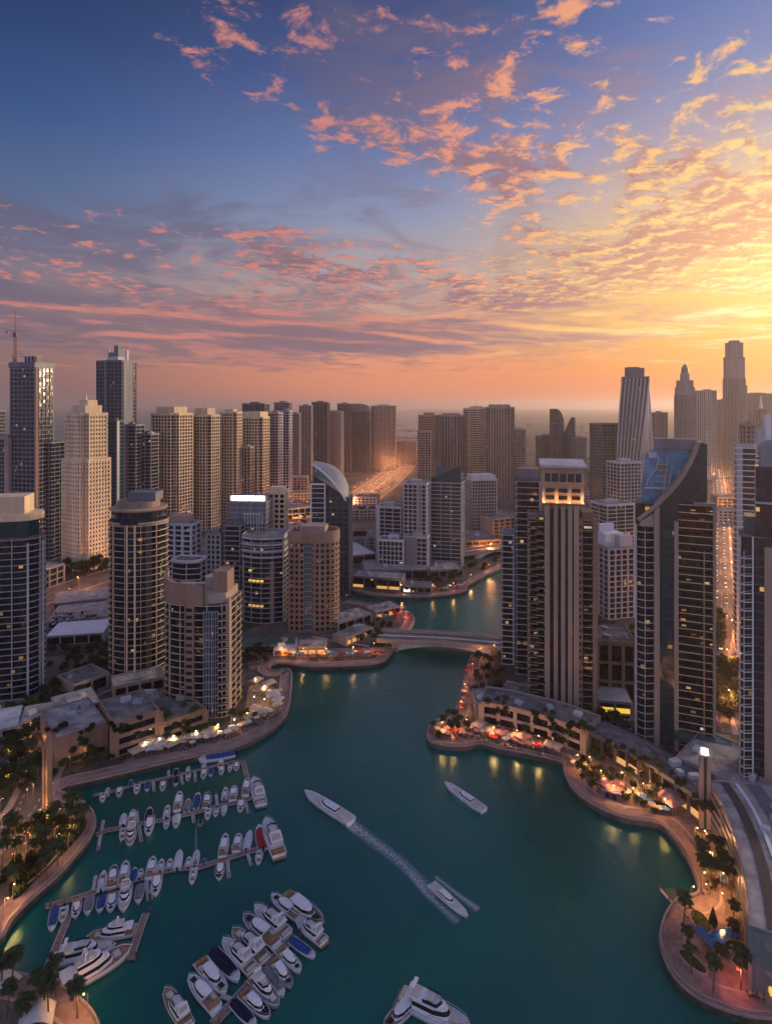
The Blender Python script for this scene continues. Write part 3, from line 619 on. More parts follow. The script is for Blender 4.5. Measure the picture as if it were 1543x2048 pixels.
MB().box(-.1*T.w, .1*T.d, T.h, T.h+10, .7*T.w, .6*T.d).build('top_wall', MT['white'], T.root); MB().box(.18*T.w, -.3*T.d, T.h, T.h+9, .5*T.w, .36*T.d).build('top_wall', MT['pale'], T.root); MB().box(-.15*T.w, .3*T.d, T.h+10, T.h+16, .55*T.w, .1*T.d).build('roof_screen', MT['white'], T.root)
# ------------------------------------------------------------------ the near towers, each with its own make-up
def gl_panel(T, e, t0, t1, gl, out=.3, z0=0, z1=None, mull=3, fl=True, name='curtain_wall'):
    a, b = Vector(T.poly[e]), Vector(T.poly[(e+1) % len(T.poly)]); ln = (b-a).length*(t1-t0); p = a+(b-a)*((t0+t1)/2); an = math.atan2((b-a).y, (b-a).x)
    z1 = T.h if z1 is None else z1
    o = MB().box(0, 0, z0, z1, ln, 1.4+out*2).build(name, GL[gl], T.root, loc=(p.x, p.y, 0)); o.rotation_euler.z = an
    g = MB()
    for i in range(mull+1): g.box(-ln/2+ln*i/mull, -.75-out, z0, z1, .22, .2)
    if fl:
        for k in range(int((z1-z0)/T.fh)+1): g.box(0, -.74-out, z0+k*T.fh, z0+k*T.fh+.22, ln, .16)
    g.build('mullion_frame', MT['pale'], o)
def local(T, px, yoff=0):                                       # photo column -> local x on the front face
    c, s_ = math.cos(T.rot), math.sin(T.rot); X0, Y0 = T.root.location.x, T.root.location.y; k = (px-CX)/F; d = -T.d/2+yoff
    return (k*(Y0+d*c)-X0+d*s_)/(c-k*s_)
def frac(T, px): return min(1, max(0, local(T, px)/T.w+.5))
def zt(T, py): return zat(py, T.root.location.y-T.d*.4)-GZ

def glass_balcony(w_, d_, m_):                                  # a thin slab with a tinted glass rail
    g = MB(); g.prism([(-w_/2,-d_/2),(w_/2,-d_/2),(w_/2,d_/2),(-w_/2,d_/2)], 0, .32, top=1); g.cur = 1; g.box(0, -d_/2+.1, .33, 1.2, w_-.2, .07); return g.mesh('balcony', [MT[m_], GL['dark']])
# sail roofed glass building by the inner basin
T = tower('teal glass building under a white curved sail roof beside the inner basin', 622, 706, 990, 1192, 'rect', .75, -4, 3.9, 'teal', 'teal', (.35,.3), 'slate', (5,.25,.2), 'slate', near=True, mech=False, parapet=0, top=False)
w, d, h = T.w, T.d, T.h
bx = MB().box(-.31*w, -.5*d+3, 0, h+10, .36*w, 10).build('front_bay', GL['navy'], T.root); g = MB()
for x in (-.49, -.13): g.box(x*w, -.5*d-2.2, 0, h+10.8, 1.0, .8)
for k in range(int((h+10)/T.fh)+1): g.box(-.31*w, -.5*d-2.1, k*T.fh, k*T.fh+.45, .36*w, .6)
g.box(-.31*w, -.5*d-2.2, h+10, h+11.3, .39*w, 1.0); g.build('bay_frame', MT['white'], bx)
up = [(-.46,27),(-.2,26),(.05,23),(.27,16),(.4,7),(.42,0)]; lo = [(-.46,26.5),(-.27,22.5),(-.06,16.5),(.12,10.5),(.27,4),(.41,-3)]
MB().prism([(-.46*w,-.4*d),(.42*w,-.4*d),(.42*w,.45*d),(-.46*w,.45*d)], h-1, [h+18, h-2, h+1, h+24]).build('upper_wall', GL['teal'], T.root)
rows = []
for j in range(7):
    s_ = j/6; rows.append([(w*(a[0]*(1-s_)+b_[0]*s_), d*(-.53+.75*s_), h+a[1]*(1-s_)+b_[1]*s_+2.2*math.sin(PI*s_)) for a, b_ in zip(smooth_path([Vector(q) for q in lo], 4), smooth_path([Vector(q) for q in up], 4))])
MB().grid(rows).grid([[(x, y, z-.9) for x, y, z in r] for r in reversed(rows)]).build('sail_roof', MT['sail'], T.root)
e1 = rows[0]; g = MB()
for p, q_ in zip(e1, e1[1:]): g.tube(p, q_, .8, 6)
g.build('roof_edge', MT['white'], T.root)
MB().box(-.46*w, 0, h, h+27, 1.0, .8*d).build('end_wall', MT['slate'], T.root)

# brown stone tower in front of the sail roof
T = tower('rosy brown stone tower with a glass centre strip and plain parapet crown', 577, 678, 1078, 1266, 'bowl', .72, -6, 3.7, 'busy', 'brown', (1.5,.3), None, (3.6,1.5,.5), near=True, mech=False)
gl_panel(T, 0, .52, .80, 'teal', .4, 2, T.h-1, 4)
MB().ring(offset(T.poly, .6), offset(T.poly, -1.6), T.h, T.h+7).build('crown_wall', MT['brown'], T.root); MB().box(-.05*T.w, .05*T.d, T.h, T.h+9.5, .55*T.w, .5*T.d).build('plant_room', MT['rose'], T.root)
MB().prism(offset(T.poly, -1.7), T.h, T.h+3).build('roof_deck', MT['roofpale'], T.root)
q = MB().prism([(-2.5,-1.8),(2.5,-1.8),(2.5,.2),(-2.5,.2)], 0, .3, top=1).mesh('balcony', [MT['sand'], MT['dark']])
for k in range(1, T.n): 
    o = link('balcony', q, T.root, (.42*T.w, -.36*T.d, k*T.fh), R(28))
# office tower with yellow lit rooms
T = tower('dark office tower with yellow lit rooms and a curved striped top', 485, 580, 1066, 1247, 'bow', .7, -4, 3.6, 'navy', 'grey', (.5,.4), 'pale', (8,.3,.3), 'slate', near=True, mech=False)
for k in range(4): MB().prism(offset(T.poly, .9), T.h-2-k*4.5, T.h-.8-k*4.5).build('crown_band', MT['pale'], T.root)
for (px, wd_) in ((488, 1.2), (534, 4.2), (545, 4.0)):
    x = local(T, px); MB().box(x, -.5*T.d-1.9 if px > 500 else -.5*T.d-.4, 0, T.h-18, wd_, 3.0).build('wall_panel', MT['grey' if px != 545 else 'brown'], T.root)
rg = random.Random(4)
for k in range(3, T.n-5):
    if rg.random() < (.85 if k > T.n*.55 else .38):
        for i in range(4):
            if rg.random() < .6: 
                x = local(T, 503+i*8); t_ = min(.999, max(0, x/T.w+.5)); y = -.5*T.d-.16*T.w*math.sin(PI*t_)
                MB().box(x, y+.15, k*T.fh+.9, k*T.fh+2.3, 2.2, 1.0).build('lit_window', EM['amber' if k > T.n*.4 else 'shop'], T.root)
T = tower('dark blue box building with a glowing white finned crown', 458, 545, 1000, 1225, 'rect', .7, -4, 3.7, 'navy', 'slate', (.6,.3), 'grey', (6,.4,.3), 'slate', mech=False, parapet=0)
MB().box(0, 0, T.h-17, T.h+.5, T.w*1.02, T.d*1.02).build('crown_wall', MT['slate'], T.root)
MB().box(0, -T.d*.40, T.h+.5, T.h+4.2, T.w*.9, .6).build('lit_crown', EM['white'], T.root); MB().box(0, .1*T.d, T.h+.5, T.h+3.4, T.w*.9, T.d*.7).build('plant_screen', MT['slate'], T.root)
for i in range(16):
    MB().box(-T.w*.47+T.w*.94*i/15, -T.d*.47, T.h+.5, T.h+4.6, .45, .8).build('fin', MT['white'], T.root)
g = MB()
for i in range(7): g.box(-T.w*.05+i*2.2, -T.d*.55, T.h-24, T.h-9, .35, .35)
g.box(T.w*.13, -T.d*.55, T.h-9.3, T.h-8.8, 14, .5); g.build('white_frame', MT['white'], T.root)
resid('small sand coloured tower behind the glowing crown', 536, 576, 985, 1190, -4, 'sand', .8, 5, mst=0, shp='rect', pw=(4,1.3,.45))
tower('grey block with dark window columns behind the twin round towers', 412, 452, 1066, 1222, 'rect', .8, -10, 3.7, 'navy', 'grey', (1.2,.3), 'pale', (4,1.4,.4), 'pale')
tower('dark stepped block with pale floor lines left of the glowing crown', 448, 490, 1048, 1232, 'rect', .8, -8, 3.7, 'navy', 'slate', (.9,.5), 'grey', (10,.4,.3), 'slate')
T = tower('pale grey building with big framed windows behind the round towers', 332, 402, 1046, 1230, 'rect', .7, -12, 3.7, 'navy', 'pale', (1.2,.3), 'pale', (7,1.8,.5), 'pale', near=True, mech=False)
MB().box(-.1*T.w, 0, T.h, T.h+6, .7*T.w, .7*T.d).build('top_wall', MT['rose'], T.root)
T = tower('low dark building with wavy white roof lines behind the shorter round tower', 344, 412, 1118, 1262, 'bow', .6, -8, 3.7, 'navy', 'white', (.5,.7), 'white', (12,.3,.3), 'white', near=True, mech=False)

# left foreground: the three rounded towers
T = tower('rounded dark tower with white balcony lines and a plain sand crown', -95, 90, 1072, 1412, 'bowl', .5, 14, 3.4, 'busy', 'pale', (.34,.7), 'pale', (13,.26,.55), 'pale', near=True, mech=False, parapet=0)
MB().prism(offset(T.poly, -2.0), T.h, T.h+9).build('glass_storey', GL['teal'], T.root)
MB().prism(offset(T.poly, -.2), T.h+9, T.h+12.5).build('crown_band', MT['sand'], T.root)
w = T.w; MB().box(-.08*w, 0, T.h+12.5, T.h+22, .8*w, T.d*.8).build('crown_wall', MT['beige'], T.root)
for i, (x, y, a) in enumerate(along(offset(T.poly, .6), 9)):
    if x > .32*w: MB().box(x, y, 0, T.h-3, .9, .9, a).build('pier', MT['pale'], T.root)
T = tower('round dark glass tower with pale ring balconies and a disc roof', 219, 336, 1042, 1367, 'round', .9, 0, 3.5, 'busy', 'tan', (.34,.6), 'sand', (8.5,.2,.55), 'sand', near=True, mech=False)
MB().lathe([(T.w*.47, T.h), (T.w*.47, T.h+3), (T.w*.40, T.h+3.2), (T.w*.40, T.h+7)], 32).build('upper_storey', GL['navy'], T.root)
MB().lathe([(T.w*.48, T.h+7), (T.w*.50, T.h+8), (T.w*.47, T.h+8.6)], 32).build('disc_roof', MT['tan'], T.root)
MB().lathe([(T.w*.36, T.h+8.6), (T.w*.36, T.h+12)], 24).build('upper_drum', MT['brown'], T.root); MB().box(.1*T.w, .05*T.d, T.h+12, T.h+17, .5*T.w, .4*T.d).build('plant_room', MT['slate'], T.root)
MB().box(.28*T.w, -.34*T.d, 0, T.h+2, 3.4, 3.0, R(40)).build('dark_shaft', MT['dark'], T.root)
for px in (275, 290):
    a = math.acos(min(1, max(-1, (px-277)/59))); MB().box(.5*T.w*math.cos(a)*1.03, -.45*T.w*math.sin(a)*1.05, 0, T.h, .7, .9).build('pier', MT['sand'], T.root)
U = [(-.50,.02),(-.47,-.10),(-.42,-.20),(-.35,-.28),(-.26,-.335),(-.16,-.365),(-.06,-.375),(.08,-.375),(.20,-.375),(.32,-.36),(.42,-.32),(.49,-.26),(.49,.25),(-.4,.25)]
T = tower('shorter curved tower with a tall brown crown wall and blue glass corner', 331, 482, 1192, 1437, U, 1, -6, 3.5, 'busy', 'brown', (.34,.5), 'sand', (7,.2,.45), 'sand', near=True, mech=False, parapet=0)
T.d = .63*T.w; w, h = T.w, T.h
P3 = T.poly
MB().box(.01*w, -.375*w+.1, 0, h+1, .125*w, 3.0).build('stone_strip', MT['brown'], T.root)
for k in range(T.n): MB().box(.01*w, -.375*w-1.25, k*T.fh+1.0, k*T.fh+2.7, 3.2, .5).build('window', GL['navy'], T.root)
gl_panel(T, 8, .05, .95, 'blue', .5, 1, h-3, 3); gl_panel(T, 9, .05, .6, 'navy', .4, 1, h-3, 2)
MB().box(.485*w, -.24*w, 0, h+2, 2.2, 2.2).build('corner_pier', MT['tan'], T.root)
for k in range(1, T.n): link('balcony', q, T.root, (.44*w, -.33*w, k*T.fh), R(25))
# the crown: a curved wall rising to the left over the bowed front, roof deck behind
fr = [Vector(p) for p in P3[:9]]; n8 = len(fr); g = MB()
tops = [h+13-4.5*i/(n8-1) for i in range(n8)]
inn = [Vector(p) for p in offset(P3, -1.2)[:n8]]; out_ = [Vector(p) for p in offset(P3, .9)[:n8]]
g.grid([[(p.x, p.y, h-.5) for p in out_], [(p.x, p.y, z) for p, z in zip(out_, tops)], [(p.x, p.y, z) for p, z in zip(inn, tops)], [(p.x, p.y, h) for p in inn]])
g.build('crown_wall', MT['brown'], T.root)
MB().prism(offset(P3, -1.3), h, h+4.5).build('roof_deck', MT['rose'], T.root)
MB().box(.36*w, -.08*w, h+4.5, h+15, .2*w, .26*w).build('lift_tower', MT['brown'], T.root); MB().lathe([(.13*w, h+4.5), (.13*w, h+10)], 20, (.18*w, .05*w)).build('roof_drum', MT['rose'], T.root)
for i in range(9): MB().box(-.2*w+i*2.6, .0, h+4.5, h+6.2, 1.6, 2.2).build('rooftop_unit', MT['steel'], T.root)

# right bank: slender balcony tower, banded tower, tall stone tower with lit crown
T = tower('slim balcony tower with white framed balconies at the water edge', 1004, 1034, 1064, 1330, 'rect', 1.3, -13, 3.4, 'busy', 'grey', (.5,.9), 'white', None, near=True, panels=[(0,.68,1.0,'grey',2)], mech=False)
for k in range(T.n+1):
    MB().box(-.5*T.w-.3, -.5*T.d, k*T.fh, k*T.fh+T.fh*.8, .25, 1.9).build('balcony_side', MT['white'], T.root)
T = tower('dark banded tower with bright floor lines beside the slim balcony tower', 1031, 1080, 958, 1352, 'rect', .9, -13, 3.6, 'busy', 'slate', (.4,.8), 'pale', (12,.3,.5), 'tan', near=True, mech=False)
MB().box(0, 0, T.h, T.h+6.5, .85*T.w, .7*T.d).build('plant_room', MT['mauve'], T.root)
T = tower('tall brown stone tower with glass slots and an orange lit crown', 1056, 1192, 1034, 1433, 'rect', .62, -13, 3.45, 'busy', 'brown', (.5,.75), 'tan', (6,.4,.7), 'brown', near=True, mech=False, edges=(1,3))
w, d, h = T.w, T.d, T.h; zc = zt(T, 1004); ztop = zt(T, 928); x0, x1 = local(T, 1082), local(T, 1168); xm = (x0+x1)/2; cwid = x1-x0
MB().box(local(T, 1119), -.1*d, 0, zc, local(T, 1151)-local(T, 1088), d*.94).build('shaft', MT['brown'], T.root)
for px in (1103, 1117.5, 1131.5, 1145.5):
    MB().box(local(T, px), -.58*d, 1, zc-3, 1.75, .9).build('glass_slot', GL['navy' if px != 1131.5 else 'teal'], T.root)
for px in (1093, 1110, 1124.5, 1138.5, 1151): MB().box(local(T, px), -.6*d, 0, zc-1, 2.0 if px not in (1093, 1151) else 2.6, 1.6).build('pier', MT['tan'], T.root)
MB().box(local(T, 1156.5), -.53*d, 0, h+1, 3.4, 2.2).build('stone_strip', MT['brown'], T.root); MB().box(local(T, 1188), -.53*d, 0, h+2, 1.9, 2.0).build('stone_strip', MT['brown'], T.root)
for k in range(1, T.n):
    MB().box(local(T, 1156.5), -.53*d-1.1, k*T.fh+.9, k*T.fh+2.5, 1.9, .3).build('window', GL['dark'], T.root)
me = glass_balcony(4.6, 2.4, 'tan'); rg = random.Random(2)
for k in range(1, T.n+1):
    link('balcony', me, T.root, (local(T, 1173)+.1, -.55*d, k*T.fh))
    for px in (1066, 1079):
        link('balcony', me, T.root, (local(T, px)+rg.uniform(-.5, .5), -.58*d-rg.uniform(0, .9), k*T.fh+(.0 if px == 1066 else 1.2)))
# crown
MB().box(xm, -.08*d, zc, ztop-9, cwid*.97, d*.9).build('crown_storey', MT['tan'], T.root)
MB().box(xm, -.08*d, zc+9.5, ztop-1.5, cwid*.9, d*.86).build('crown_glazing', GL['teal'], T.root)
for i in range(6): MB().box(x0+.8+(cwid-1.6)*i/5, -.53*d, zc+9, ztop-1.5, .55 if 0 < i < 5 else 1.6, 1.4).build('crown_pier', MT['tan'], T.root)
MB().box(xm, -.08*d, ztop-4.6, ztop-1.5, cwid*1.0, d*.92).build('crown_beam', MT['rose'], T.root)
MB().prism([(x0-.8,-.66*d),(x1+.8,-.66*d),(x1+.8,.45*d),(x0-.8,.45*d)], ztop-1.5, [ztop, ztop-.3, ztop+1.2, ztop+1.2]).build('crown_roof', MT['pale'], T.root)
for j in range(2):
    for i in range(3): MB().box(x0+cwid*(.2+.3*i), -.54*d, zc+1.6+3.7*j, zc+3.6+3.7*j, cwid*.2, .6).build('crown_window', GL['dark'], T.root)
for i in range(4):
    lp = MB().lathe([(.16, 0), (.34, .5)], 8).build('crown_lamp', EM['warm'], T.root, loc=(x0+1.2+(cwid-2.4)*i/3, -.53*d-1.6, zc+.2))
    pl = bpy.data.lights.new('crown_glow', 'POINT'); pl.energy = 800; pl.color = (1, .46, .16); pl.shadow_soft_size = .3; po = link('crown_glow', pl, T.root, (x0+1.2+(cwid-2.4)*i/3, -.53*d-2.2, zc+1.6))
MB().box(xm, -.53*d-1.2, zc-.4, zc+.1, cwid*1.02, 2.6).build('crown_ledge', MT['tan'], T.root)
MB().box(local(T, 1176), 0, h, h+4, 5.5, d*.7).build('plant_room', MT['brown'], T.root)

# sail topped glass tower
T = tower('tall dark glass tower with a sweeping sail shaped top and blue glazed hollow', 1268, 1429, 1004, 1512, 'rect', .62, -23, 3.45, 'dark', 'slate', None, None, None, near=True, mech=False, parapet=0, top=False)
w, d, h = T.w, T.d, T.h; LX = lambda px: local(T, px); ZZ = lambda py: zt(T, py)
curve = [(1400,884),(1393,904),(1384,924),(1372,946),(1358,966),(1342,986),(1322,1007),(1300,1027),(1277,1046)]
cw_ = [(LX(px), ZZ(py)) for px, py in curve]
prof = [(LX(1270), 0), (LX(1350), 0), (LX(1412), 0), (LX(1412), ZZ(886))]+cw_[0:]
def slab(prof_, y0, y1):
    g = MB(); m = len(prof_); g.v = [(x, y0, z) for x, z in prof_]+[(x, y1, z) for x, z in prof_]
    g.quad(*range(m)); g.quad(*range(2*m-1, m-1, -1))
    for i in range(m): j = (i+1) % m; g.quad(j, i, m+i, m+j)
    return g
slab(prof, -.5*d, -.12*d).build('front_volume', GL['teal'], T.root)
zb = ZZ(884)
slab([(LX(1272), 0), (LX(1411), 0), (LX(1411), zb), (LX(1312), zb), (LX(1306), ZZ(905)), (LX(1292), ZZ(912)), (LX(1281), ZZ(985))], .02*d, .46*d).build('rear_volume', GL['bright'], T.root)
slab([(LX(1274), 0), (LX(1410), 0), (LX(1404), ZZ(1040)), (LX(1279), ZZ(1060))], -.12*d+.01, .02*d-.01).build('hollow_floor', GL['blue'], T.root)
MB().box(LX(1352), .2*d, zb-3.8, zb+1.0, LX(1398)-LX(1308), .5*d).build('top_beam', MT['mauve'], T.root)
g = MB()
for (a, b_) in zip(cw_, cw_[1:]):
    for y0 in (-.5*d-.5,):
        bq = len(g.v); nx, nz = -(b_[1]-a[1]), (b_[0]-a[0]); l_ = math.hypot(nx, nz); nx, nz = nx/l_*1.7, nz/l_*1.7
        for (p, k) in ((a, 0), (b_, 0), (b_, 1), (a, 1)):
            for y in (y0, -.10*d): g.v.append((p[0]-nx*k, y, p[1]-nz*k))
        for f_ in ((0,2,4,6),(7,5,3,1),(0,1,3,2),(2,3,5,4),(4,5,7,6),(6,7,1,0)): g.quad(*[bq+i for i in f_])
g.build('sail_edge', MT['rose'], T.root)
for i, (px, py0, py1) in enumerate(((1322,1000,915),(1332,985,930),(1346,975,945))):           # ribs and glazed terraces inside the hollow
    MB().tube((LX(px), -.02*d, ZZ(1040-i*18)), (LX(px+14), .0*d, ZZ(py1)), .35, 6).build('hollow_rib', MT['pale'], T.root)
arcp = smooth_path([Vector((LX(px), ZZ(py))) for px, py in ((1292,978),(1298,960),(1312,942),(1318,915))], 5); g = MB()
for a, b_ in zip(arcp, arcp[1:]): g.tube((a.x, -.03*d, a.y), (b_.x, -.03*d, b_.y), .35, 6)
g.build('hollow_arch', MT['pale'], T.root)
for k in range(5): MB().box(LX(1326), -.02*d, ZZ(982-k*12), ZZ(982-k*12)+.4, LX(1345)-LX(1305)-k*1.2, 1.2).build('terrace', MT['pale'], T.root)
MB().box(LX(1316), -.03*d, ZZ(984), ZZ(981), LX(1345)-LX(1290), 1.6).build('terrace_edge', MT['pale'], T.root)
MB().box(LX(1322), .0*d, ZZ(952), ZZ(930), LX(1338)-LX(1328), 1.4).build('lift_cage', MT['brown'], T.root); MB().box(LX(1305), .0, ZZ(920), ZZ(908), 3.6, .6).build('sign_panel', MT['pale'], T.root)
# left balcony stack
l0, l1, l2, l3 = LX(1271), LX(1307), LX(1318), LX(1347)
zl = ZZ(1052); nl = int(zl/3.45); poly_l = [(l0+.4+(l1-l0-.6)*i/8, -.5*d-.4-1.6*math.sin(PI*(i/8)**.8)) for i in range(9)]; poly_l = poly_l+[(l1-.2, -.5*d+1), (l0+.4, -.5*d+1)]
MB().prism(offset(poly_l, -.35), 0, zl-1).build('bay_glazing', GL['dark'], T.root)
me = MB().prism(offset(poly_l, .1), 0, .38, top=1).mesh('balcony', [MT['pale'], MT['dark']])
for k in range(nl): link('balcony', me, T.root, (0, 0, k*zl/nl))
MB().box((l1+l0)/2, -.5*d-2.2, 0, zl-2, .3, .3).build('mullion', MT['pale'], T.root)
MB().box(l0-.1, -.5*d-.2, 0, zl, .9, 2.6).build('edge_pier', MT['pale'], T.root)
slab([(LX(1276), zl-.8), (l1-.2, zl-.8), (l1-.2, ZZ(1028)), (LX(1280), ZZ(1046))], -.5*d-.6, -.5*d+.4).build('spandrel', MT['rose'], T.root)
slab([(l1, 0), (l2, 0), (l2, ZZ(1013)), (l1, ZZ(1023))], -.5*d-1.9, -.5*d+.5).build('stone_strip', MT['rose'], T.root)
slab([(l3, 0), (l3+1.7, 0), (l3+1.7, ZZ(1040)), (l3, ZZ(1040))], -.5*d-2.6, -.5*d+.5).build('stone_strip', MT['rose'], T.root)
me = MB().box(0, 0, 0, .2, l3-l2, .14).mesh('transom', MT['dark'])
for k in range(int(ZZ(1015)/3.45)): link('transom', me, T.root, ((l2+l3)/2, -.5*d-.02, k*3.45))
# right wing of long balconies
r0, r1 = l3+1.7, LX(1428); zr = ZZ(1006); nr_ = int(zr/3.45)
MB().box((r0+r1)/2, -.45*d+2, 0, zr, r1-r0, .36*d).build('wing_glazing', GL['busy'], T.root)
me = glass_balcony(r1-r0, 3.4, 'sand')
for k in range(nr_+1): link('balcony', me, T.root, ((r0+r1)/2, -.5*d-1.2-(.16*d if 0 else 0), k*zr/nr_))
MB().box(r1-.3, -.5*d-1.1, 0, zr+1.2, 1.1, 4.0).build('stone_strip', MT['rose'], T.root); MB().box(LX(1406), -.5*d-1.6, 0, zr*.82, .4, 3).build('pier', MT['tan'], T.root)
MB().box((r0+r1)/2+3, -.5*d-.6, zr+.4, zr+1.3, r1-r0-6, 6).build('wing_roof', MT['mauve'], T.root); MB().box(LX(1408), 0, zr, ZZ(890), 3.0, .5*d).build('side_fin', MT['dark'], T.root)
# base canopy
MB().box((r0+r1)/2+2, -.62*d, 7, 9.5, r1-r0+8, 9).build('entrance_canopy', MT['teal'], T.root)

# right edge: nearest tower
T = tower('near dark tower with white balcony frames and a blank brown side slab', 1476, 1640, 1072, 1640, 'rect', .55, -29, 3.45, 'navy', 'mauve', None, None, None, near=True, mech=False, parapet=0)
w, d, h = T.w, T.d, T.h; LX = lambda px: local(T, px); ZZ = lambda py: zt(T, py)
MB().box((LX(1527)+w/2)/2, -.5*d, 0, ZZ(1096), w/2-LX(1527), 3.0).build('side_slab', MT['rose'], T.root)
x0, x1 = LX(1478), LX(1504); pb_ = [(x0, -.5*d+.5), (x0+.3, -.5*d-2.2), (x0+1.5, -.5*d-3.2), (x1-.3, -.5*d-1.6), (x1-.3, -.5*d+.5)]
me = MB().prism(pb_, 0, .4, top=1).mesh('balcony', [MT['white'], MT['dark']]); nb = int(h*.97/3.45)
me2 = MB().tube((x0+.4, -.5*d-2.0, .4), (x1-.4, -.5*d-1.5, 1.3), .1, 5).tube((x0+1.4, -.5*d-3.0, .4), (x0+1.4, -.5*d-3.0, 3.3), .13, 5).mesh('balcony_frame', MT['white'])
for k in range(nb):
    o = link('balcony', me, T.root, (0, 0, k*3.45)); link('balcony_frame', me2, o)
MB().box(x1, -.5*d-.6, 0, h, .5, 2.4).build('white_fin', MT['white'], T.root); MB().box(x0, -.5*d+.2, 0, h, .5, 1.4).build('white_fin', MT['pale'], T.root)
me = MB().box(0, 0, 0, .25, LX(1527)-x1, .2).mesh('transom', MT['slate'])
for k in range(nb): link('transom', me, T.root, ((x1+LX(1527))/2, -.5*d-.05, k*3.45))
MB().box(LX(1560), 0, h, ZZ(935), w*.62, d*.9).build('upper_storeys', GL['navy'], T.root); MB().box(LX(1560), -.03*d, ZZ(1010), ZZ(1006), w*.64, d*.93).build('ledge', MT['pale'], T.root)
MB().box(LX(1565), 0, ZZ(938), ZZ(905), w*.56, d*.8).build('crown_wall', MT['grey'], T.root); MB().lathe([(7, ZZ(905)), (6.6, ZZ(893)), (5, ZZ(885)), (2, ZZ(881))], 20, (LX(1556), 0)).build('roof_drum', MT['grey'], T.root)
MB().box(LX(1506), .1*d, h, ZZ(1040), 6, d*.7).build('roof_terrace', MT['teal'], T.root)
# towers behind it
T = tower('narrow tower with white end wall and stacked balconies behind the near tower', 1466, 1512, 893, 1318, 'rect', 1.0, -22, 3.5, 'dark', 'pale', (.6,.8), 'white', None, near=True, panels=[(0,.0,.3,'pale')], mech=False)
T = tower('white walled tower with a boxy top crowding the sunset street', 1494, 1545, 900, 1250, 'rect', .9, -10, 3.6, 'dark', 'pale', (1.0,.5), 'white', (6,1.5,.5), 'pale', mech=False)
MB().box(0, 0, T.h, T.h+16, .5*T.w, .5*T.d).build('plant_room', MT['pale'], T.root); MB().box(.3*T.w, -.2*T.d, T.h, T.h+26, .3*T.w, .3*T.d).build('lift_tower', MT['white'], T.root)
tower('tan tower with ribbed balconies glimpsed over the white walled tower', 1478, 1512, 850, 1180, 'rect', .9, 0, 3.7, 'grey', 'rose', (1,.5), None, (5,1,.4))
# ------------------------------------------------------------------ boats, pontoons, wakes
BW = [mat('hull_white', (.84,.84,.87), .3, .5, var=.04, vs=.3), mat('hull_grey', (.42,.43,.46), .35, .5, var=.08, vs=.3), mat('hull_navy', (.02,.035,.10), .25, .5, var=.05, vs=.3)]
TEAK = mat('teak_deck', (.30,.20,.13), .7, .2, var=.2, vs=.8); GELD = mat('pale_deck', (.62,.61,.63), .6, .3, var=.1, vs=.6)
TINT = mat('tinted_glass', (.012,.014,.018), .08, .6, var=0); VINYL = mat('cream_vinyl', (.60,.56,.50), .6, .2, var=.06); TANV = mat('tan_vinyl', (.42,.22,.09), .6, .2, var=.1)
TARP = [mat('blue_tarp', (.03,.08,.26), .75, .2, var=.15, vs=.9), mat('navy_tarp', (.012,.016,.05), .75, .2, var=.15, vs=.9), mat('grey_tarp', (.22,.22,.24), .8, .2, var=.15, vs=.9), mat('white_tarp', (.62,.62,.64), .7, .2, var=.06, vs=.9)]
CHROME = mat('bright_rail', (.65,.66,.68), .25, .5, .7, var=0); RIB = mat('red_trim', (.35,.03,.03), .5, .3, var=.1)
def outline(L_, B_, k=9, full=.5, x0=-.5):                      # plan of one side: stern to bow
    o = []
    for i in range(k):
        t_ = i/(k-1); x = L_*(x0+t_*(.5-x0)); u = max(0, (t_-full)/(1-full)); o.append((x, B_/2*(.9+.1*min(1, t_/full))*math.sqrt(max(0, 1-u**2.1))))
    return o
def sheer(x, L_, fb): return fb*(1+.38*max(0, x/L_+.1)**1.5*1.6)
def hull_parts(root, L_, B_, fb, hm_, deckm, full=.45):
    o = outline(L_, B_, 11, full); g = MB(); rows = []
    for x, b_ in o:
        z = sheer(x, L_, fb); bb = max(b_, .03); rake = .05*L_*max(0, x/L_)*2
        rows.append([(x+rake, bb, z), (x+rake*.5, bb*.96, z*.55), (x, bb*.78, .05), (x-rake*.6, 0.0, -.45), (x, -bb*.78, .05), (x+rake*.5, -bb*.96, z*.55), (x+rake, -bb, z)])
    g.grid(rows); g.quad(0, 1, 2, 3, 4, 5, 6); g.build('hull', hm_, root, True)
    d = MB(); top = [(x+.05*L_*max(0, x/L_)*2, b_, sheer(x, L_, fb)) for x, b_ in o]
    d.grid([[(x, b_*.97+.01, z-.10) for x, b_, z in top], [(x, -b_*.97-.01, z-.10) for x, b_, z in top]]).build('deck', deckm, root)
    r = MB()
    for s_ in (1, -1):
        for a, b_ in zip(top, top[1:]): r.tube((a[0], s_*a[1], a[2]), (b_[0], s_*b_[1], b_[2]), .07*max(1, B_/4), 4)
    r.build('gunwale', hm_, root)
    return top
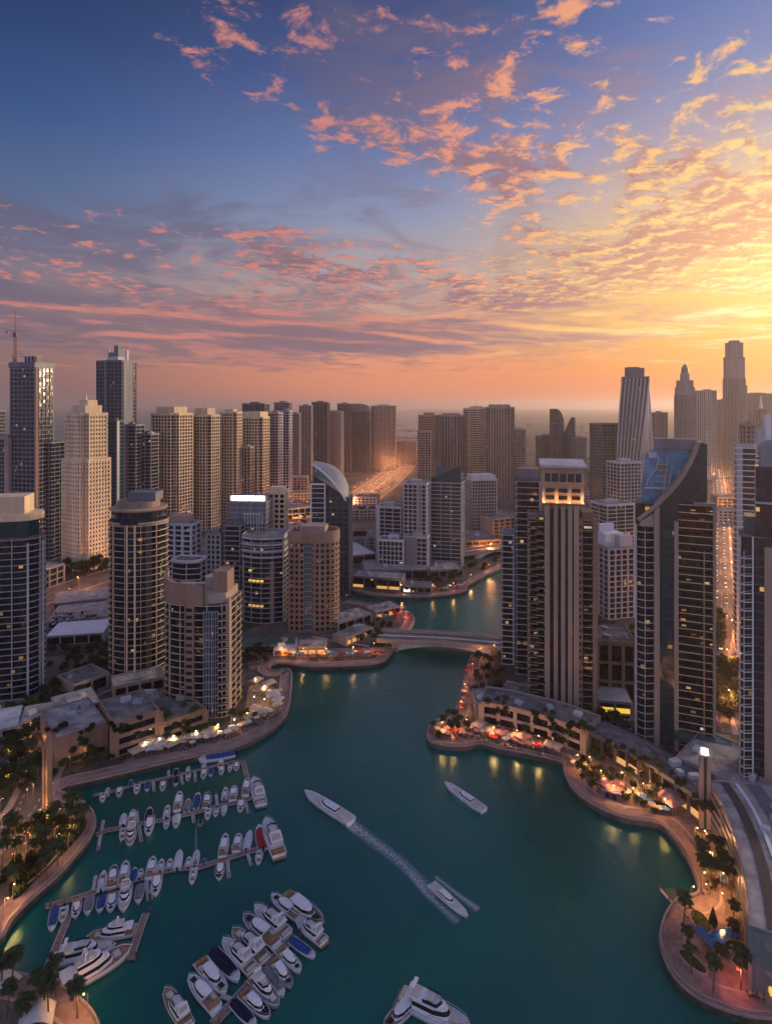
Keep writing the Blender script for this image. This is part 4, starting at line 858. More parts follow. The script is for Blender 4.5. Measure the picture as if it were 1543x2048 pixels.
def house(root, x0, x1, wd, z0, z1, m_, name='cabin', band=True, rake=.9, taper=.82):
    ln = x1-x0; pts = [(x0, -wd/2), (x0+ln*.62, -wd/2), (x1-ln*.1, -wd*.32), (x1, -wd*.12), (x1, wd*.12), (x1-ln*.1, wd*.32), (x0+ln*.62, wd/2), (x0, wd/2)]
    hh_ = z1-z0; tp = [(x0+(x-x0)*(1-.16*rake)+.12, y*taper) for x, y in pts]; g = MB(); n8 = len(pts)
    def lay(p, q_, t_): return [(a[0]+(b_[0]-a[0])*t_, a[1]+(b_[1]-a[1])*t_) for a, b_ in zip(p, q_)]
    lv = [(0, z0), (.38, z0+hh_*.38), (.8, z0+hh_*.8), (1, z1)]; rows = [[(x, y, z) for x, y in lay(pts, tp, t_)] for t_, z in lv]
    g.v = [p for r in rows for p in r]
    for k in (0, 2):
        for i in range(n8): j = (i+1) % n8; g.quad(k*n8+i, k*n8+j, (k+1)*n8+j, (k+1)*n8+i)
    g.quad(*range(3*n8, 4*n8)); o = g.build(name, m_, root)
    w_ = MB(); w_.v = rows[1]+rows[2]
    for i in range(n8): j = (i+1) % n8; w_.quad(i, j, n8+j, n8+i)
    w_.build('window_band', TINT, o)
    return o
def bow_rail(root, top, h_=.7):
    g = MB(); half = top[len(top)//2:]
    for s_ in (1, -1):
        pts = [(x*.98, s_*b_*.93, z+h_) for x, b_, z in half]
        for a, b_ in zip(pts, pts[1:]): g.tube(a, b_, .045, 4)
        for p, (x, b_, z) in list(zip(pts, half))[::2]: g.tube(p, (p[0], p[1], z-.1), .04, 4)
    g.build('bow_rail', CHROME, root)
def proto(kind):
    root = thing({'fly':'motor_yacht','cruiser':'cabin_cruiser','open':'open_motorboat','cover':'covered_motorboat','sail':'sailing_boat','big':'large_motor_yacht','speed':'speedboat','dinghy':'inflatable_dinghy'}[kind], '', 'boat')
    if kind == 'fly':
        L_, B_ = 13., 4.1; top = hull_parts(root, L_, B_, 1.35, BW[0], GELD); c = house(root, -3.6, 3.6, 3.1, 1.3, 3.0, BW[0])
        MB().prism([(-4.9,-1.45),(1.2,-1.3),(1.9,0),(1.2,1.3),(-4.9,1.45)], 3.0, 3.2).build('flybridge', BW[0], root); g = MB()
        for a, b_ in (((1.2,-1.25),(1.85,0)),((1.85,0),(1.2,1.25)),((1.2,1.25),(-1.5,1.35)),((1.2,-1.25),(-1.5,-1.35))): g.quad(*[len(g.v)+i for i in range(4)]); g.v += [(a[0],a[1],3.2),(b_[0],b_[1],3.2),(b_[0]-.15,b_[1]*.95,3.75),(a[0]-.15,a[1]*.95,3.75)]
        g.build('windscreen', TINT, root); MB().box(-.3,0,3.2,3.62,1.2,1.8).build('seat', VINYL, root); MB().box(-3.3,0,3.2,3.5,1.8,2.2).build('sun_pad', VINYL, root)
        a = MB(); a.tube((-4.2,-1.4,3.1),(-3.6,-1.0,4.7),.13,6); a.tube((-4.2,1.4,3.1),(-3.6,1.0,4.7),.13,6); a.box(-3.6,0,4.62,4.82,.7,2.2); a.build('radar_arch', BW[0], root)
        MB().box(-5.4,0,1.22,1.34,2.0,3.2).build('cockpit_floor', TEAK, root); MB().box(-6.0,0,1.3,1.75,.7,2.6).build('bench', VINYL, root); MB().box(4.2,0,1.7,1.86,1.7,1.5).build('bow_pad', VINYL, root); MB().box(-6.8,0,.4,.52,1.0,3.4).build('swim_platform', TEAK, root)
        bow_rail(root, top)
    elif kind == 'cruiser':
        L_, B_ = 11., 3.5; top = hull_parts(root, L_, B_, 1.2, BW[0], GELD); house(root, -1.8, 3.4, 2.6, 1.15, 2.35, BW[0], rake=1.4)
        MB().box(-1.2,0,2.36,2.46,2.6,2.1).build('hardtop', BW[0], root); MB().box(-3.2,0,1.1,1.22,3.0,2.7).build('cockpit_floor', TEAK, root); MB().box(-4.6,0,1.2,1.7,.8,2.6).build('bench', TANV, root); MB().box(-2.9,-.95,1.2,1.6,1.6,.7).build('seat', VINYL, root)
        MB().box(3.9,0,1.52,1.64,1.3,1.1).build('hatch', TINT, root); MB().box(-5.8,0,.4,.5,.9,2.8).build('swim_platform', GELD, root); bow_rail(root, top, .55)
    elif kind == 'open':
        L_, B_ = 8., 2.6; hull_parts(root, L_, B_, .85, BW[0], GELD, .35); MB().box(-.4,0,.8,1.7,1.1,.9).build('console', BW[0], root); g = MB()
        g.v = [(.15,-.5,1.7),(.15,.5,1.7),(-.1,.45,2.2),(-.1,-.45,2.2)]; g.quad(0,1,2,3); g.build('windscreen', TINT, root)
        MB().box(-2.4,0,.8,1.2,.7,1.8).build('bench', VINYL, root); MB().box(1.9,0,.85,1.08,1.5,1.2).build('bow_pad', TANV, root); e = MB().box(-4.3,.0,.3,1.5,.6,.5).build('outboard', TARP[1], root)
    elif kind == 'cover':
        L_, B_ = 9., 2.9; top = hull_parts(root, L_, B_, 1.0, BW[0], GELD, .4); rows = []
        for x, b_, z in top[:9]: rows.append([(x, b_*.94, z+.02), (x, b_*.5, z+.38), (x, 0, z+.55), (x, -b_*.5, z+.38), (x, -b_*.94, z+.02)])
        MB().grid(rows).build('tarpaulin', TARP[0], root, True); MB().box(-4.7,0,.3,1.4,.6,.5).build('outboard', TARP[1], root)
    elif kind == 'sail':
        L_, B_ = 11., 3.2; top = hull_parts(root, L_, B_, 1.0, BW[0], GELD, .4); house(root, -1.5, 2.5, 1.9, 1.0, 1.6, BW[0]); MB().tube((.8,0,1.2),(.8,0,15.5),.11,6,.07).build('mast', CHROME, root)
        MB().tube((.7,0,2.4),(-4.2,0,2.5),.10,6).build('boom', CHROME, root); MB().tube((.6,0,2.6),(-4.0,0,2.7),.22,6,.14).build('furled_sail', TARP[0], root); g = MB()
        for p in ((5.3,0,1.5),(-5.3,0,1.1),(.8,1.4,1.1),(.8,-1.4,1.1)): g.tube((.8,0,15.3), p, .02, 3)
        g.build('rigging', CHROME, root); MB().box(-3.4,0,.95,1.05,2.4,1.6).build('cockpit_floor', TEAK, root)
    elif kind == 'big':
        L_, B_ = 24., 6.2; top = hull_parts(root, L_, B_, 2.1, BW[0], TEAK, .5); house(root, -7.5, 6.5, 4.8, 2.0, 4.3, BW[0], 'saloon'); house(root, -6.5, 3.0, 3.9, 4.3, 6.3, BW[0], 'upper_saloon'); MB().box(-3.5,0,6.3,6.5,6.5,3.4).build('sun_deck', GELD, root)
        MB().box(-9.4,0,4.3,4.45,4.2,4.6).build('aft_roof', BW[0], root); MB().box(-9.6,0,2.02,2.14,3.6,5.0).build('cockpit_floor', TEAK, root); a = MB(); a.tube((-4,-1.4,6.5),(-3.2,-.9,8.3),.2,6); a.tube((-4,1.4,6.5),(-3.2,.9,8.3),.2,6); a.box(-3.2,0,8.2,8.5,1.1,2.2); a.build('radar_arch', BW[0], root)
        MB().box(-1.5,0,6.5,7.0,1.6,2.4).build('seat', VINYL, root); MB().lathe([(1.0,6.52),(1.0,6.9)],14,(-5.4,0)).build('hot_tub', GELD, root); MB().box(7.6,0,2.45,2.7,2.4,2.2).build('bow_pad', VINYL, root); MB().box(-12.4,0,.6,.75,1.6,5).build('swim_platform', TEAK, root); bow_rail(root, top, .9)
    elif kind == 'speed':
        L_, B_ = 16., 3.6; hull_parts(root, L_, B_, 1.1, BW[0], GELD, .3); house(root, -3.5, 2.6, 2.2, 1.1, 2.0, BW[0], rake=1.5); MB().box(-5.2,0,1.05,1.2,2.6,2.6).build('sun_pad', VINYL, root); MB().box(3.6,0,1.2,1.32,2.6,1.2).build('foredeck_pad', VINYL, root)
    elif kind == 'dinghy':
        g = MB(); pts = [(-2,-.8,.35),(1.2,-.8,.4),(2.2,0,.6),(1.2,.8,.4),(-2,.8,.35)]
        for a, b_ in zip(pts, pts[1:]): g.tube(a, b_, .28, 8)
        g.build('tube', TARP[2], root, True); MB().box(-.4,0,.15,.25,3.0,1.2).build('floor', TARP[2], root); MB().box(-.6,0,.3,.6,.5,1.1).build('seat', TARP[1], root); MB().box(-2.2,0,.2,1.0,.4,.4).build('outboard', TARP[1], root)
    return root
NOM = dict(fly=13., cruiser=11., open=8., cover=9., sail=11., big=24., speed=16., dinghy=4.6)
PRO = {}
def boat(kind, bow, stern, label, group=None, swap=None):
    z = .8; a, b_ = Vector(at(*bow, z)), Vector(at(*stern, z)); d = a-b_; c = (a+b_)/2
    if kind not in PRO: PRO[kind] = o = proto(kind)
    else: o = copy_tree(PRO[kind])
    k = d.length/NOM[kind]; o.scale = (k, k*max(1, min(1.35, 1/k)) if k < 1 else k, k*max(1, min(1.25, 1/k)) if k < 1 else k); o.location = (c.x, c.y, 0); o.rotation_euler.z = math.atan2(d.y, d.x); o['label'] = label
    if group: o['group'] = group
    elif 'group' in o: del o['group']
    for ch in o.children:                                       # another cover, pad or hull colour on this copy only
        st_ = ch.name.split('.')[0]
        m_ = (swap or {}).get(st_) or dict(hull=BW[0], gunwale=BW[0], deck=TEAK if kind == 'big' else GELD, tarpaulin=TARP[0]).get(st_)
        if m_ and len(ch.material_slots): ch.material_slots[0].link = 'OBJECT'; ch.material_slots[0].material = m_
    return o
POST = mat('pile_wood', (.16,.12,.10), .8, .2, var=.2, vs=1); PLANK = mat('pontoon_deck', (.27,.19,.16), .8, .2, var=.2, vs=.6); PALEP = mat('pale_pontoon_edge', (.48,.45,.44), .6, .3, var=.1)
def pier(pts, label, fingers=(), w=2.2, group='boat pontoons'):
    W_ = [Vector(at(*p, .6)) for p in pts]; o0 = W_[0]; root = thing('pontoon', label, 'pontoon', (o0.x, o0.y, 0), group=group)
    P_ = [p-o0 for p in W_]; g = MB(); e = MB()
    a, c = side(P_, w/2), side(P_, -w/2)
    for i in range(len(P_)-1):
        q_ = [a[i], c[i], c[i+1], a[i+1]]; g.prism([(p.x, p.y) for p in q_], .3, .62)
    g.build('deck', PLANK, root)
    for s_ in (1, -1):
        e = MB(); a, c = side(P_, s_*(w/2)), side(P_, s_*(w/2-.22)); e.grid([[(p.x, p.y, .28) for p in a], [(p.x, p.y, .70) for p in a], [(p.x, p.y, .70) for p in c], [(p.x, p.y, .62) for p in c]]); e.build('edge_beam', PALEP, root)
    for (p, q_) in fingers:
        A, B = Vector(at(*p, .6))-o0, Vector(at(*q_, .6))-o0; d = B-A; m_ = (A+B)/2
        MB().box(0, 0, .26, .58, d.length, 1.2).build('finger', PALEP, root, loc=(m_.x, m_.y, 0)).rotation_euler.z = math.atan2(d.y, d.x)
        MB().tube((B.x, B.y, -1), (B.x, B.y, 2.4), .2, 8).build('pile', POST, root)
    for p in (P_[0], P_[-1]): MB().tube((p.x+w*.6, p.y, -1), (p.x+w*.6, p.y, 2.6), .22, 8).build('pile', POST, root)
    return root
pier([(426,2048),(470,2000),(520,1945),(560,1903),(590,1870)], 'diagonal pontoon packed with large white cruisers on both sides', [((520,1948),(556,1975)),((555,1905),(588,1925)),((470,2000),(440,1990))], 2.6)
pier([(140,1826),(118,1880),(98,1930),(84,1958)], 'plain brown walkway pontoon leading down to the palm tip of the quay', [])
pier([(292,1826),(280,1860),(268,1895),(262,1918)], 'short pontoon beside the two largest moored yachts', [((272,1890),(226,1897)),((285,1846),(268,1850))])
pier([(92,1813),(140,1800),(200,1780),(250,1766),(300,1750),(350,1737),(400,1734),(450,1718),(500,1702),(534,1696)], 'long pontoon with small boats on both sides, the one reaching farthest out from the quay', [((185,1785),(192,1750)),((308,1748),(302,1798)),((292,1752),(298,1800)),((494,1704),(503,1730)),((455,1715),(458,1755)),((470,1712),(464,1690))])
pier([(192,1670),(215,1660),(250,1655),(290,1645),(330,1640),(370,1630),(400,1622),(440,1612),(480,1603),(505,1595)], 'pontoon running out from the rounded end of the quay lawn', [((207,1640),(196,1700)),((278,1648),(283,1682)),((276,1650),(274,1622)),((385,1625),(388,1645)),((490,1600),(497,1626)),((435,1614),(432,1588))])
pier([(186,1591),(230,1582),(280,1566),(330,1556),(380,1544),(430,1532),(478,1521)], 'pontoon nearest the restaurant promenade with the smallest boats', [((306,1560),(309,1582)),((338,1554),(337,1540)),((362,1549),(366,1568)),((390,1541),(391,1562))], 1.6)
pier([(484,1519),(489,1534),(494,1554)], 'short brown landing stage at the outer end of the smallest boats', [], 2.0)
boats = [
 # cluster on the diagonal pontoon: kind, bow, stern, label, swap
 ('fly',(332,1984),(376,2056),'white motor yacht with brown decks, end boat at the near end of the diagonal pontoon',{'deck':TEAK}),
 ('cruiser',(380,1958),(432,2020),'pale cruiser with a big cabin roof beside the end yacht on the diagonal pontoon',None),
 ('cruiser',(450,1988),(399,1924),'cruiser moored bow in with tan cockpit, third along the diagonal pontoon',None),
 ('cover',(476,1962),(426,1906),'cruiser with a dark navy cover, moored bow in at the diagonal pontoon',{'tarpaulin':TARP[1]}),
 ('fly',(448,1884),(505,1943),'white flybridge yacht beside the navy covered boat on the diagonal pontoon',None),
 ('fly',(468,1865),(530,1924),'white flybridge yacht with brown deck, second from the navy covered boat',{'deck':TEAK}),
 ('cruiser',(490,1837),(552,1890),'grey decked cruiser between two tall flybridge yachts on the diagonal pontoon',{'deck':TARP[2]}),
 ('fly',(512,1818),(574,1872),'tall flybridge yacht third from the outer end of the diagonal pontoon',None),
 ('cruiser',(545,1795),(600,1838),'slim cruiser second from the outer end of the diagonal pontoon',None),
 ('cruiser',(643,1852),(568,1794),'long cruiser with a navy hatch at the outer tip of the diagonal pontoon',{'deck':TEAK}),
 ('fly',(594,1842),(648,1886),'wide white yacht on the open water side at the tip of the diagonal pontoon',None),
 ('cover',(628,1914),(582,1880),'boat under a deep blue cover on the open water side of the diagonal pontoon',{'tarpaulin':TARP[0]}),
 ('cruiser',(600,1943),(558,1900),'white cruiser beside the deep blue covered boat',None),
 ('cruiser',(582,1974),(544,1921),'grey hulled cruiser with canvas top on the open water side of the diagonal pontoon',{'hull':BW[1],'deck':TARP[2],'gunwale':BW[1]}),
 ('cover',(566,1992),(530,1938),'boat under a grey cover between grey cruisers on the open water side',{'tarpaulin':TARP[2]}),
 ('fly',(555,2013),(504,1955),'grey decked flybridge yacht on the open water side of the diagonal pontoon',{'deck':TARP[2],'hull':BW[1]}),
 ('cruiser',(537,2034),(484,1985),'dark decked cruiser behind the grey decked flybridge yacht',{'deck':TARP[1]}),
 ('cover',(510,2052),(466,2005),'boat under a navy cover at the near end of the diagonal pontoon, open water side',{'tarpaulin':TARP[1]}),
 # big yachts lower left
 ('big',(178,1878),(268,1862),'large white yacht with a brown side stripe moored beyond the other big yachts',{'deck':TEAK}),
 ('fly',(226,1897),(104,1925),'long white yacht with open stern lying beside the largest yacht',None),
 ('big',(258,1904),(118,1984),'largest yacht, a broad pale hull lying along the quay tip by the palms',None),
 # two under way, one crossing
 ('speed',(613,1589),(702,1645),'white speedboat heading away at the front of the long wake',None),
 ('speed',(932,1832),(862,1768),'broad motorboat heading for the viewer at the near end of the long wake',None),
 ('speed',(892,1570),(967,1622),'pale launch crossing open water by itself near the round promenade tip',None),
 ('fly',(934,2062),(800,1996),'yacht with a white hardtop cut off by the picture foot in open water',None),
 ('cruiser',(770,2060),(840,1990),'cluttered cruiser with a cabin roof beside the yacht at the picture foot',{'deck':TEAK}),
]
for k_, b_, s_, lab, sw in boats: boat(k_, b_, s_, lab, None, sw)
def rowboats(items, where, grp):
    for i, it in enumerate(items):
        k_, x, y, hl, up = it[:5]; note = it[5] if len(it) > 5 else None; sw = it[6] if len(it) > 6 else None; s_ = 1 if up else -1
        bow, stern = (x+.16*hl*s_, y-hl*s_), (x-.16*hl*s_, y+hl*s_)
        nm = dict(fly='flybridge yacht', cruiser='cabin cruiser', open='open motorboat', cover='covered motorboat', sail='sailing boat', dinghy='grey inflatable dinghy', big='yacht')[k_]
        prev = [q_ for q_ in items[:i] if q_[4] == up]; ordn = ['first','second','third','fourth','fifth','sixth','seventh','eighth','ninth','tenth','eleventh','twelfth','thirteenth','fourteenth'][len(prev)]
        boat(k_, bow, stern, (note+' ' if note else '')+f'{nm}, {ordn} from shore, {"far" if up else "near"} side of {where}', grp, sw)
G3 = 'boats along the long pontoon'
rowboats([('open',205,1763,19,1,'narrow white'),('cruiser',226,1755,20,1,'grey decked',{'deck':TARP[2]}),('cruiser',249,1748,21,1,'white'),('cover',268,1748,12,1,'blue',{'tarpaulin':TARP[0]}),('open',281,1747,10,1,'small pale'),('cruiser',303,1737,19,1,'white'),('open',322,1731,12,1,'small white'),('open',339,1729,11,1,'small plain'),('cover',357,1721,18,1,'white tarp',{'tarpaulin':TARP[3]}),
          ('open',377,1725,11,1,'small'),('sail',392,1716,14,1,'tall masted'),('dinghy',408,1721,7,1),('cruiser',448,1693,21,1,'dark windowed'),('cruiser',475,1687,16,1,'slim'),
          ('cover',107,1838,23,0,'broad blue',{'tarpaulin':TARP[0]}),('open',127,1828,16,0,'slim'),('cruiser',153,1818,17,0,'white'),('cover',178,1811,18,0,'grey',{'tarpaulin':TARP[2]}),('cover',202,1808,16,0,'bright blue',{'tarpaulin':TARP[0]}),('cruiser',224,1804,19,0,'pale'),('fly',250,1797,25,0,'wide white'),('cover',279,1788,18,0,'grey',{'tarpaulin':TARP[2]}),('cruiser',313,1770,21,0,'squarish white'),('open',386,1751,16,0,'small white'),('cruiser',440,1741,17,0,'dark decked',{'deck':TARP[1]}),('open',518,1714,14,0,'white')], 'long pontoon', G3)
boat('cover', (500,1664), (492,1700), 'white tarp covered motorboat beside the red covered one on the long pontoon', G3, {'tarpaulin':TARP[3]})
boat('cover', (518,1655), (526,1700), 'motorboat under a dull red cover at the outer end of the long pontoon', G3, {'tarpaulin':RIB})
boat('fly', (533,1646), (558,1714), 'largest white yacht, with tan seats, at the outer end of the long pontoon', G3, {'bench':TANV})
G4 = 'boats along the lawn end pontoon'
rowboats([('cover',247,1640,11,1,'small white',{'tarpaulin':TARP[3]}),('cruiser',265,1634,12,1,'square white'),('cover',298,1630,13,1,'navy',{'tarpaulin':TARP[1]}),('open',334,1624,12,1,'slim'),('cruiser',357,1604,17,1,'white'),('cover',375,1611,11,1,'grey',{'tarpaulin':TARP[2]}),('cover',394,1602,14,1,'bright blue',{'tarpaulin':TARP[0]}),('cruiser',414,1602,14,1,'broad bluish',{'deck':TARP[0]}),('open',450,1587,11,1,'small white'),('cruiser',467,1588,13,1,'small white'),('cruiser',493,1575,16,1,'white'),
          ('open',246,1668,13,0,'dark'),('fly',262,1672,18,0,'wide brown decked',{'deck':TEAK}),('cruiser',299,1652,19,0,'white'),('open',333,1647,9,0,'small'),('cover',353,1642,12,0,'pale',{'tarpaulin':TARP[3]}),('dinghy',401,1644,9,0),('open',416,1627,11,0,'white'),('open',432,1623,9,0,'small'),('cover',448,1620,9,0,'white',{'tarpaulin':TARP[3]}),('cruiser',482,1611,12,0,'white')], 'lawn end pontoon', G4)
boat('fly', (509,1562), (522,1612), 'largest white yacht at the outer end of the lawn end pontoon', G4)
G5 = 'small boats near the restaurant promenade'
rowboats([('open',215,1583,7,1,'dark'),('cover',262,1565,6,1,'teal',{'tarpaulin':TARP[0]}),('cover',352,1544,7,1,'navy',{'tarpaulin':TARP[1]}),('open',376,1539,6,1,'brown'),('open',408,1531,6,1,'brown'),('cruiser',442,1525,8,1,'white'),
          ('open',206,1594,9,0,'white'),('cruiser',239,1583,9,0,'white'),('open',274,1577,9,0,'white'),('cover',295,1573,8,0,'blue',{'tarpaulin':TARP[0]}),('cruiser',326,1571,9,0,'white'),('cover',352,1562,8,0,'navy',{'tarpaulin':TARP[1]}),('open',376,1553,7,0,'white'),('cruiser',408,1547,9,0,'white'),('cover',422,1544,7,0,'pale blue',{'tarpaulin':TARP[0]}),('cruiser',443,1540,8,0,'white'),('open',460,1535,7,0,'small'),('cruiser',473,1532,8,0,'white')], 'restaurant pontoon', G5)
boat('cover', (400,1523), (470,1509), 'long narrow boat under a bright blue cover lying along the restaurant quay', G5, {'tarpaulin':TARP[0]})
# wakes: broken white water on the surface
fm = bpy.data.materials.new('foam'); fm.use_nodes = True; n = Nodes(fm.node_tree); b = fm.node_tree.nodes['Principled BSDF']
b.inputs['Base Color'].default_value = (.62,.68,.74,1); b.inputs['Roughness'].default_value = .8
t = n.new('ShaderNodeTexCoord'); ux, uy, uz = n.xyz(t.outputs['UV'])
nz = n.noise(n.vec(n.m('MULTIPLY', ux, 60.), n.m('MULTIPLY', uy, 7.)), 1.0, 5, .6)
edge = n.m('SUBTRACT', 1.0, n.m('POWER', n.m('ABSOLUTE', n.m('SUBTRACT', n.m('MULTIPLY', uy, 2.0), 1.0)), 1.3)); fade = n.m('MULTIPLY', n.ss(ux, 0.0, .06), n.m('SUBTRACT', 1.0, n.m('MULTIPLY', .25, ux)))
n.put(b.inputs['Alpha'], n.m('MULTIPLY', n.m('MULTIPLY', n.m('POWER', n.m('MAXIMUM', edge, 0.0), 1.4), n.m('ADD', .22, n.m('MULTIPLY', n.ss(nz, .35, .68), .78))), fade))
def wake(pts, w0, w1, label, z=.03):
    P_ = smooth_path([Vector(at(*p, 0)) for p in pts], 8); n_ = len(P_); g = MB(); rows = []
    for i, p in enumerate(P_):
        t_ = (P_[min(i+1, n_-1)]-P_[max(i-1, 0)]).normalized(); nn = Vector((-t_.y, t_.x)); w = w0+(w1-w0)*i/(n_-1); rows.append([(*(p-nn*w/2), z), (*(p-nn*w/4), z+.04), (*p, z+.08), (*(p+nn*w/4), z+.04), (*(p+nn*w/2), z)])
    g.grid(rows); me = g.mesh('wake', fm); uv = me.uv_layers.new(); m5 = 5
    for lp in me.loops: uv.data[lp.index].uv = ((lp.vertex_index//m5)/(n_-1), (lp.vertex_index % m5)/4)
    o = link('wake', me); tag(o, label, 'wake', kind='stuff'); return o
wake([(690,1636),(715,1658),(745,1682),(780,1708),(815,1738),(845,1768),(870,1795)], 7.0, 6.0, 'white churned wake stretching behind the fast boats')
wake([(652,1622),(690,1648),(715,1664)], 1.5, 5.0, 'side wave of the leading speedboat', .05)
wake([(818,1745),(850,1785),(890,1822),(915,1845)], 2.5, 4.5, 'side wave of the broad motorboat', .05)
wake([(868,1752),(905,1782),(945,1812),(956,1820)], 2, 4, 'outer side wave of the broad motorboat', .05)
wake([(905,1592),(930,1612),(966,1627)], .6, 1.4, 'thin bow wave of the crossing launch', .05)
# ------------------------------------------------------------------ low buildings, bridges, trees, lamps, furniture, cars
OCC = [(o.location.x, o.location.y, max((max(abs(v.co.x), abs(v.co.y)) for c in o.children if c.type == 'MESH' and c.name.startswith(('glazing', 'floor_band', 'front_volume', 'wing')) for v in c.data.vertices), default=0)*1.05)
       for o in COL.objects if o.parent is None and o.get('category') == 'tower']
EXTRA = []
def inside(p, poly_):
    x, y = p; c = False; n_ = len(poly_)
    for i in range(n_):
        a, b_ = poly_[i], poly_[i-1]
        if (a[1] > y) != (b_[1] > y) and x < (b_[0]-a[0])*(y-a[1])/(b_[1]-a[1])+a[0]: c = not c
    return c
LAND = [tuple(p) for p in poly]
def free(x, y, r=1.5, tow=True):
    if not inside((x, y), LAND): return False
    for (a, b_, q_) in OCC if tow else ():
        if (x-a)**2+(y-b_)**2 < (q_+r)**2: return False
    for pl in EXTRA:
        if inside((x, y), pl): return False
    return True
def lowrise(label, pts, depth, h, wall='tan', roof='roofpale', gl='brown', fl=1, bay=5.0, pw=1.2, name='low_building', cat='building', par=1.0, units=3, curve=0, z=GZ, band=.9, glow=None, end=True, fins=0):
    W_ = [Vector(at(*p, z)) for p in pts]; W_ = smooth_path(W_, curve) if curve else W_
    o0 = sum(W_, Vector((0, 0)))/len(W_); root = thing(name, label, cat, (o0.x, o0.y, z)); f = [p-o0 for p in W_]; bk = side(f, depth)
    fp = [tuple(p) for p in f]+[tuple(p) for p in reversed(bk)]; EXTRA.append([(x+o0.x, y+o0.y) for x, y in fp])
    MB().prism(offset(fp, -.6), -.5, h-.2).build('glazing', GL[gl], root); fh = h/fl
    for k in range(fl+1): MB().prism(offset(fp, .2), max(0, k*fh-band), k*fh+(.1 if k else .25)).build('floor_band', MT[wall], root)
    ln = sum((b_-a).length for a, b_ in zip(f, f[1:])); nb = max(1, round(ln/bay)); acc = 0; i = 0; seg = [(b_-a).length for a, b_ in zip(f, f[1:])]
    for j in range(nb+1):
        d = ln*j/nb-.001
        while i < len(seg)-1 and acc+seg[i] < d: acc += seg[i]; i += 1
        a, b_ = f[i], f[i+1]; u = (b_-a).normalized(); p = a+u*(d-acc); MB().box(p.x+u.y*.1, p.y-u.x*.1, 0, h-.05, pw if 0 < j < nb else pw*1.7, 1.0, math.atan2(u.y, u.x)).build('pier', MT[wall], root)
    for (p, q_) in ((f[0], bk[0]), (f[-1], bk[-1])):
        d = q_-p; m_ = (p+q_)/2
        if end: MB().box(0, 0, 0, h, d.length, .9).build('end_wall', MT[wall], root, loc=(m_.x, m_.y, 0)).rotation_euler.z = math.atan2(d.y, d.x)
    MB().prism(offset(fp, -.1), h+.1, h+.35).build('roof', MT[roof], root)
    if par: MB().ring(offset(fp, .35), offset(fp, -.15), h+.12, h+par).build('parapet', MT[wall], root)
    rg = random.Random(label)
    for _ in range(units):
        t_, s_ = rg.uniform(.15, .85), rg.uniform(.25, .8); k = t_*(len(f)-1); i = int(k); p = f[i].lerp(f[i+1], k-i).lerp(bk[i].lerp(bk[i+1], k-i), s_)
        MB().box(p.x, p.y, h+.35, h+rg.uniform(1.3, 2.8), rg.uniform(2, 5), rg.uniform(1.8, 4), rg.uniform(0, 1)).build('rooftop_unit', MT[rg.choice(['steel', 'pale', 'grey'])], root)
    if glow:
        for j in range(nb):
            d = ln*(j+.5)/nb; acc2 = 0
            for a, b_ in zip(f, f[1:]):
                l_ = (b_-a).length
                if acc2+l_ >= d: break
                acc2 += l_
            u = (b_-a).normalized(); p = a+u*(d-acc2)
            if rg.random() < .6: MB().box(p.x-u.y*.35, p.y+u.x*.35, .4, min(h-.9, 2.6), ln/nb-pw*1.6, .5, math.atan2(u.y, u.x)).build('shop_window', EM[glow], root)
    return root, f, bk
# left bank podiums
lowrise('long plain brown podium wall above the left promenade, slit windows under its roof', [(112,1538),(212,1503)], 30, 12.5, 'brown', 'roofpale', 'grey', 1, 40, 1.0, units=6, band=9.5)
lowrise('brown podium block with two rows of long openings under the curved tower', [(229,1516),(318,1486)], 26, 14.5, 'brown', 'roof', 'dark', 3, 22, 2.2, units=2, band=1.7)
lowrise('lower podium wing with a pool deck roof right of the two row podium', [(322,1486),(410,1456)], 24, 8.5, 'brown', 'roof', 'dark', 2, 12, 1.5, units=3, band=1.6)
lowrise('stepped podium terrace around the foot of the round tower', [(228,1398),(330,1376)], 14, 6, 'rose', 'roofpale', 'dark', 1, 7, 1.0, units=3)
lowrise('flat angular roofed pavilion between the podium and the round tower', [(268,1437),(322,1424)], 16, 5, 'mauve', 'roofpale', 'dark', 1, 9, .8, units=2, par=.3)
lowrise('low shed with a striped pale roof at the foot of the white lined tower', [(-30,1492),(36,1478)], 22, 6, 'mauve', 'pale', 'dark', 1, 7, .8, units=0, par=.2)
lowrise('low flat roofed hall with a red sign band near the orange lit pylon', [(42,1470),(104,1458)], 16, 6, 'mauve', 'roofpale', 'teal', 1, 8, .8, units=2, par=.3)
lowrise('covered car ramp building left of the brown podium', [(118,1452),(200,1428)], 20, 6, 'mauve', 'roofpale', 'dark', 1, 9, .8, units=5, par=.4)
lowrise('curved brown garage block behind the trees left of the round tower', [(150,1398),(216,1372)], 18, 7, 'tan', 'roof', 'dark', 1, 9, 1.0, units=1)
lowrise('long low white roofed hall between the left towers', [(92,1292),(206,1284)], 26, 6, 'grey', 'white', 'dark', 1, 8, .8, units=0, par=.3)
lowrise('flat grey deck building with rows of parked cars behind the white roofed hall', [(96,1258),(218,1246)], 50, 5, 'grey', 'roofpale', 'dark', 1, 9, .8, units=0, par=.5)
lowrise('low mauve warehouse beside the lit coastal road', [(108,1226),(216,1214)], 30, 7, 'mauve', 'roofpale', 'dark', 1, 9, .8, units=2, par=.3)
lowrise('low block under the crane tower wing', [(84,1180),(128,1164)], 30, 16, 'mauve', 'roofpale', 'dark', 3, 9, 1, units=2)
lowrise('white roofed low house with sand walls left of the sail roof building', [(574,1078),(620,1074)], 40, 10, 'sand', 'roofpale', 'dark', 2, 9, 1, units=2)
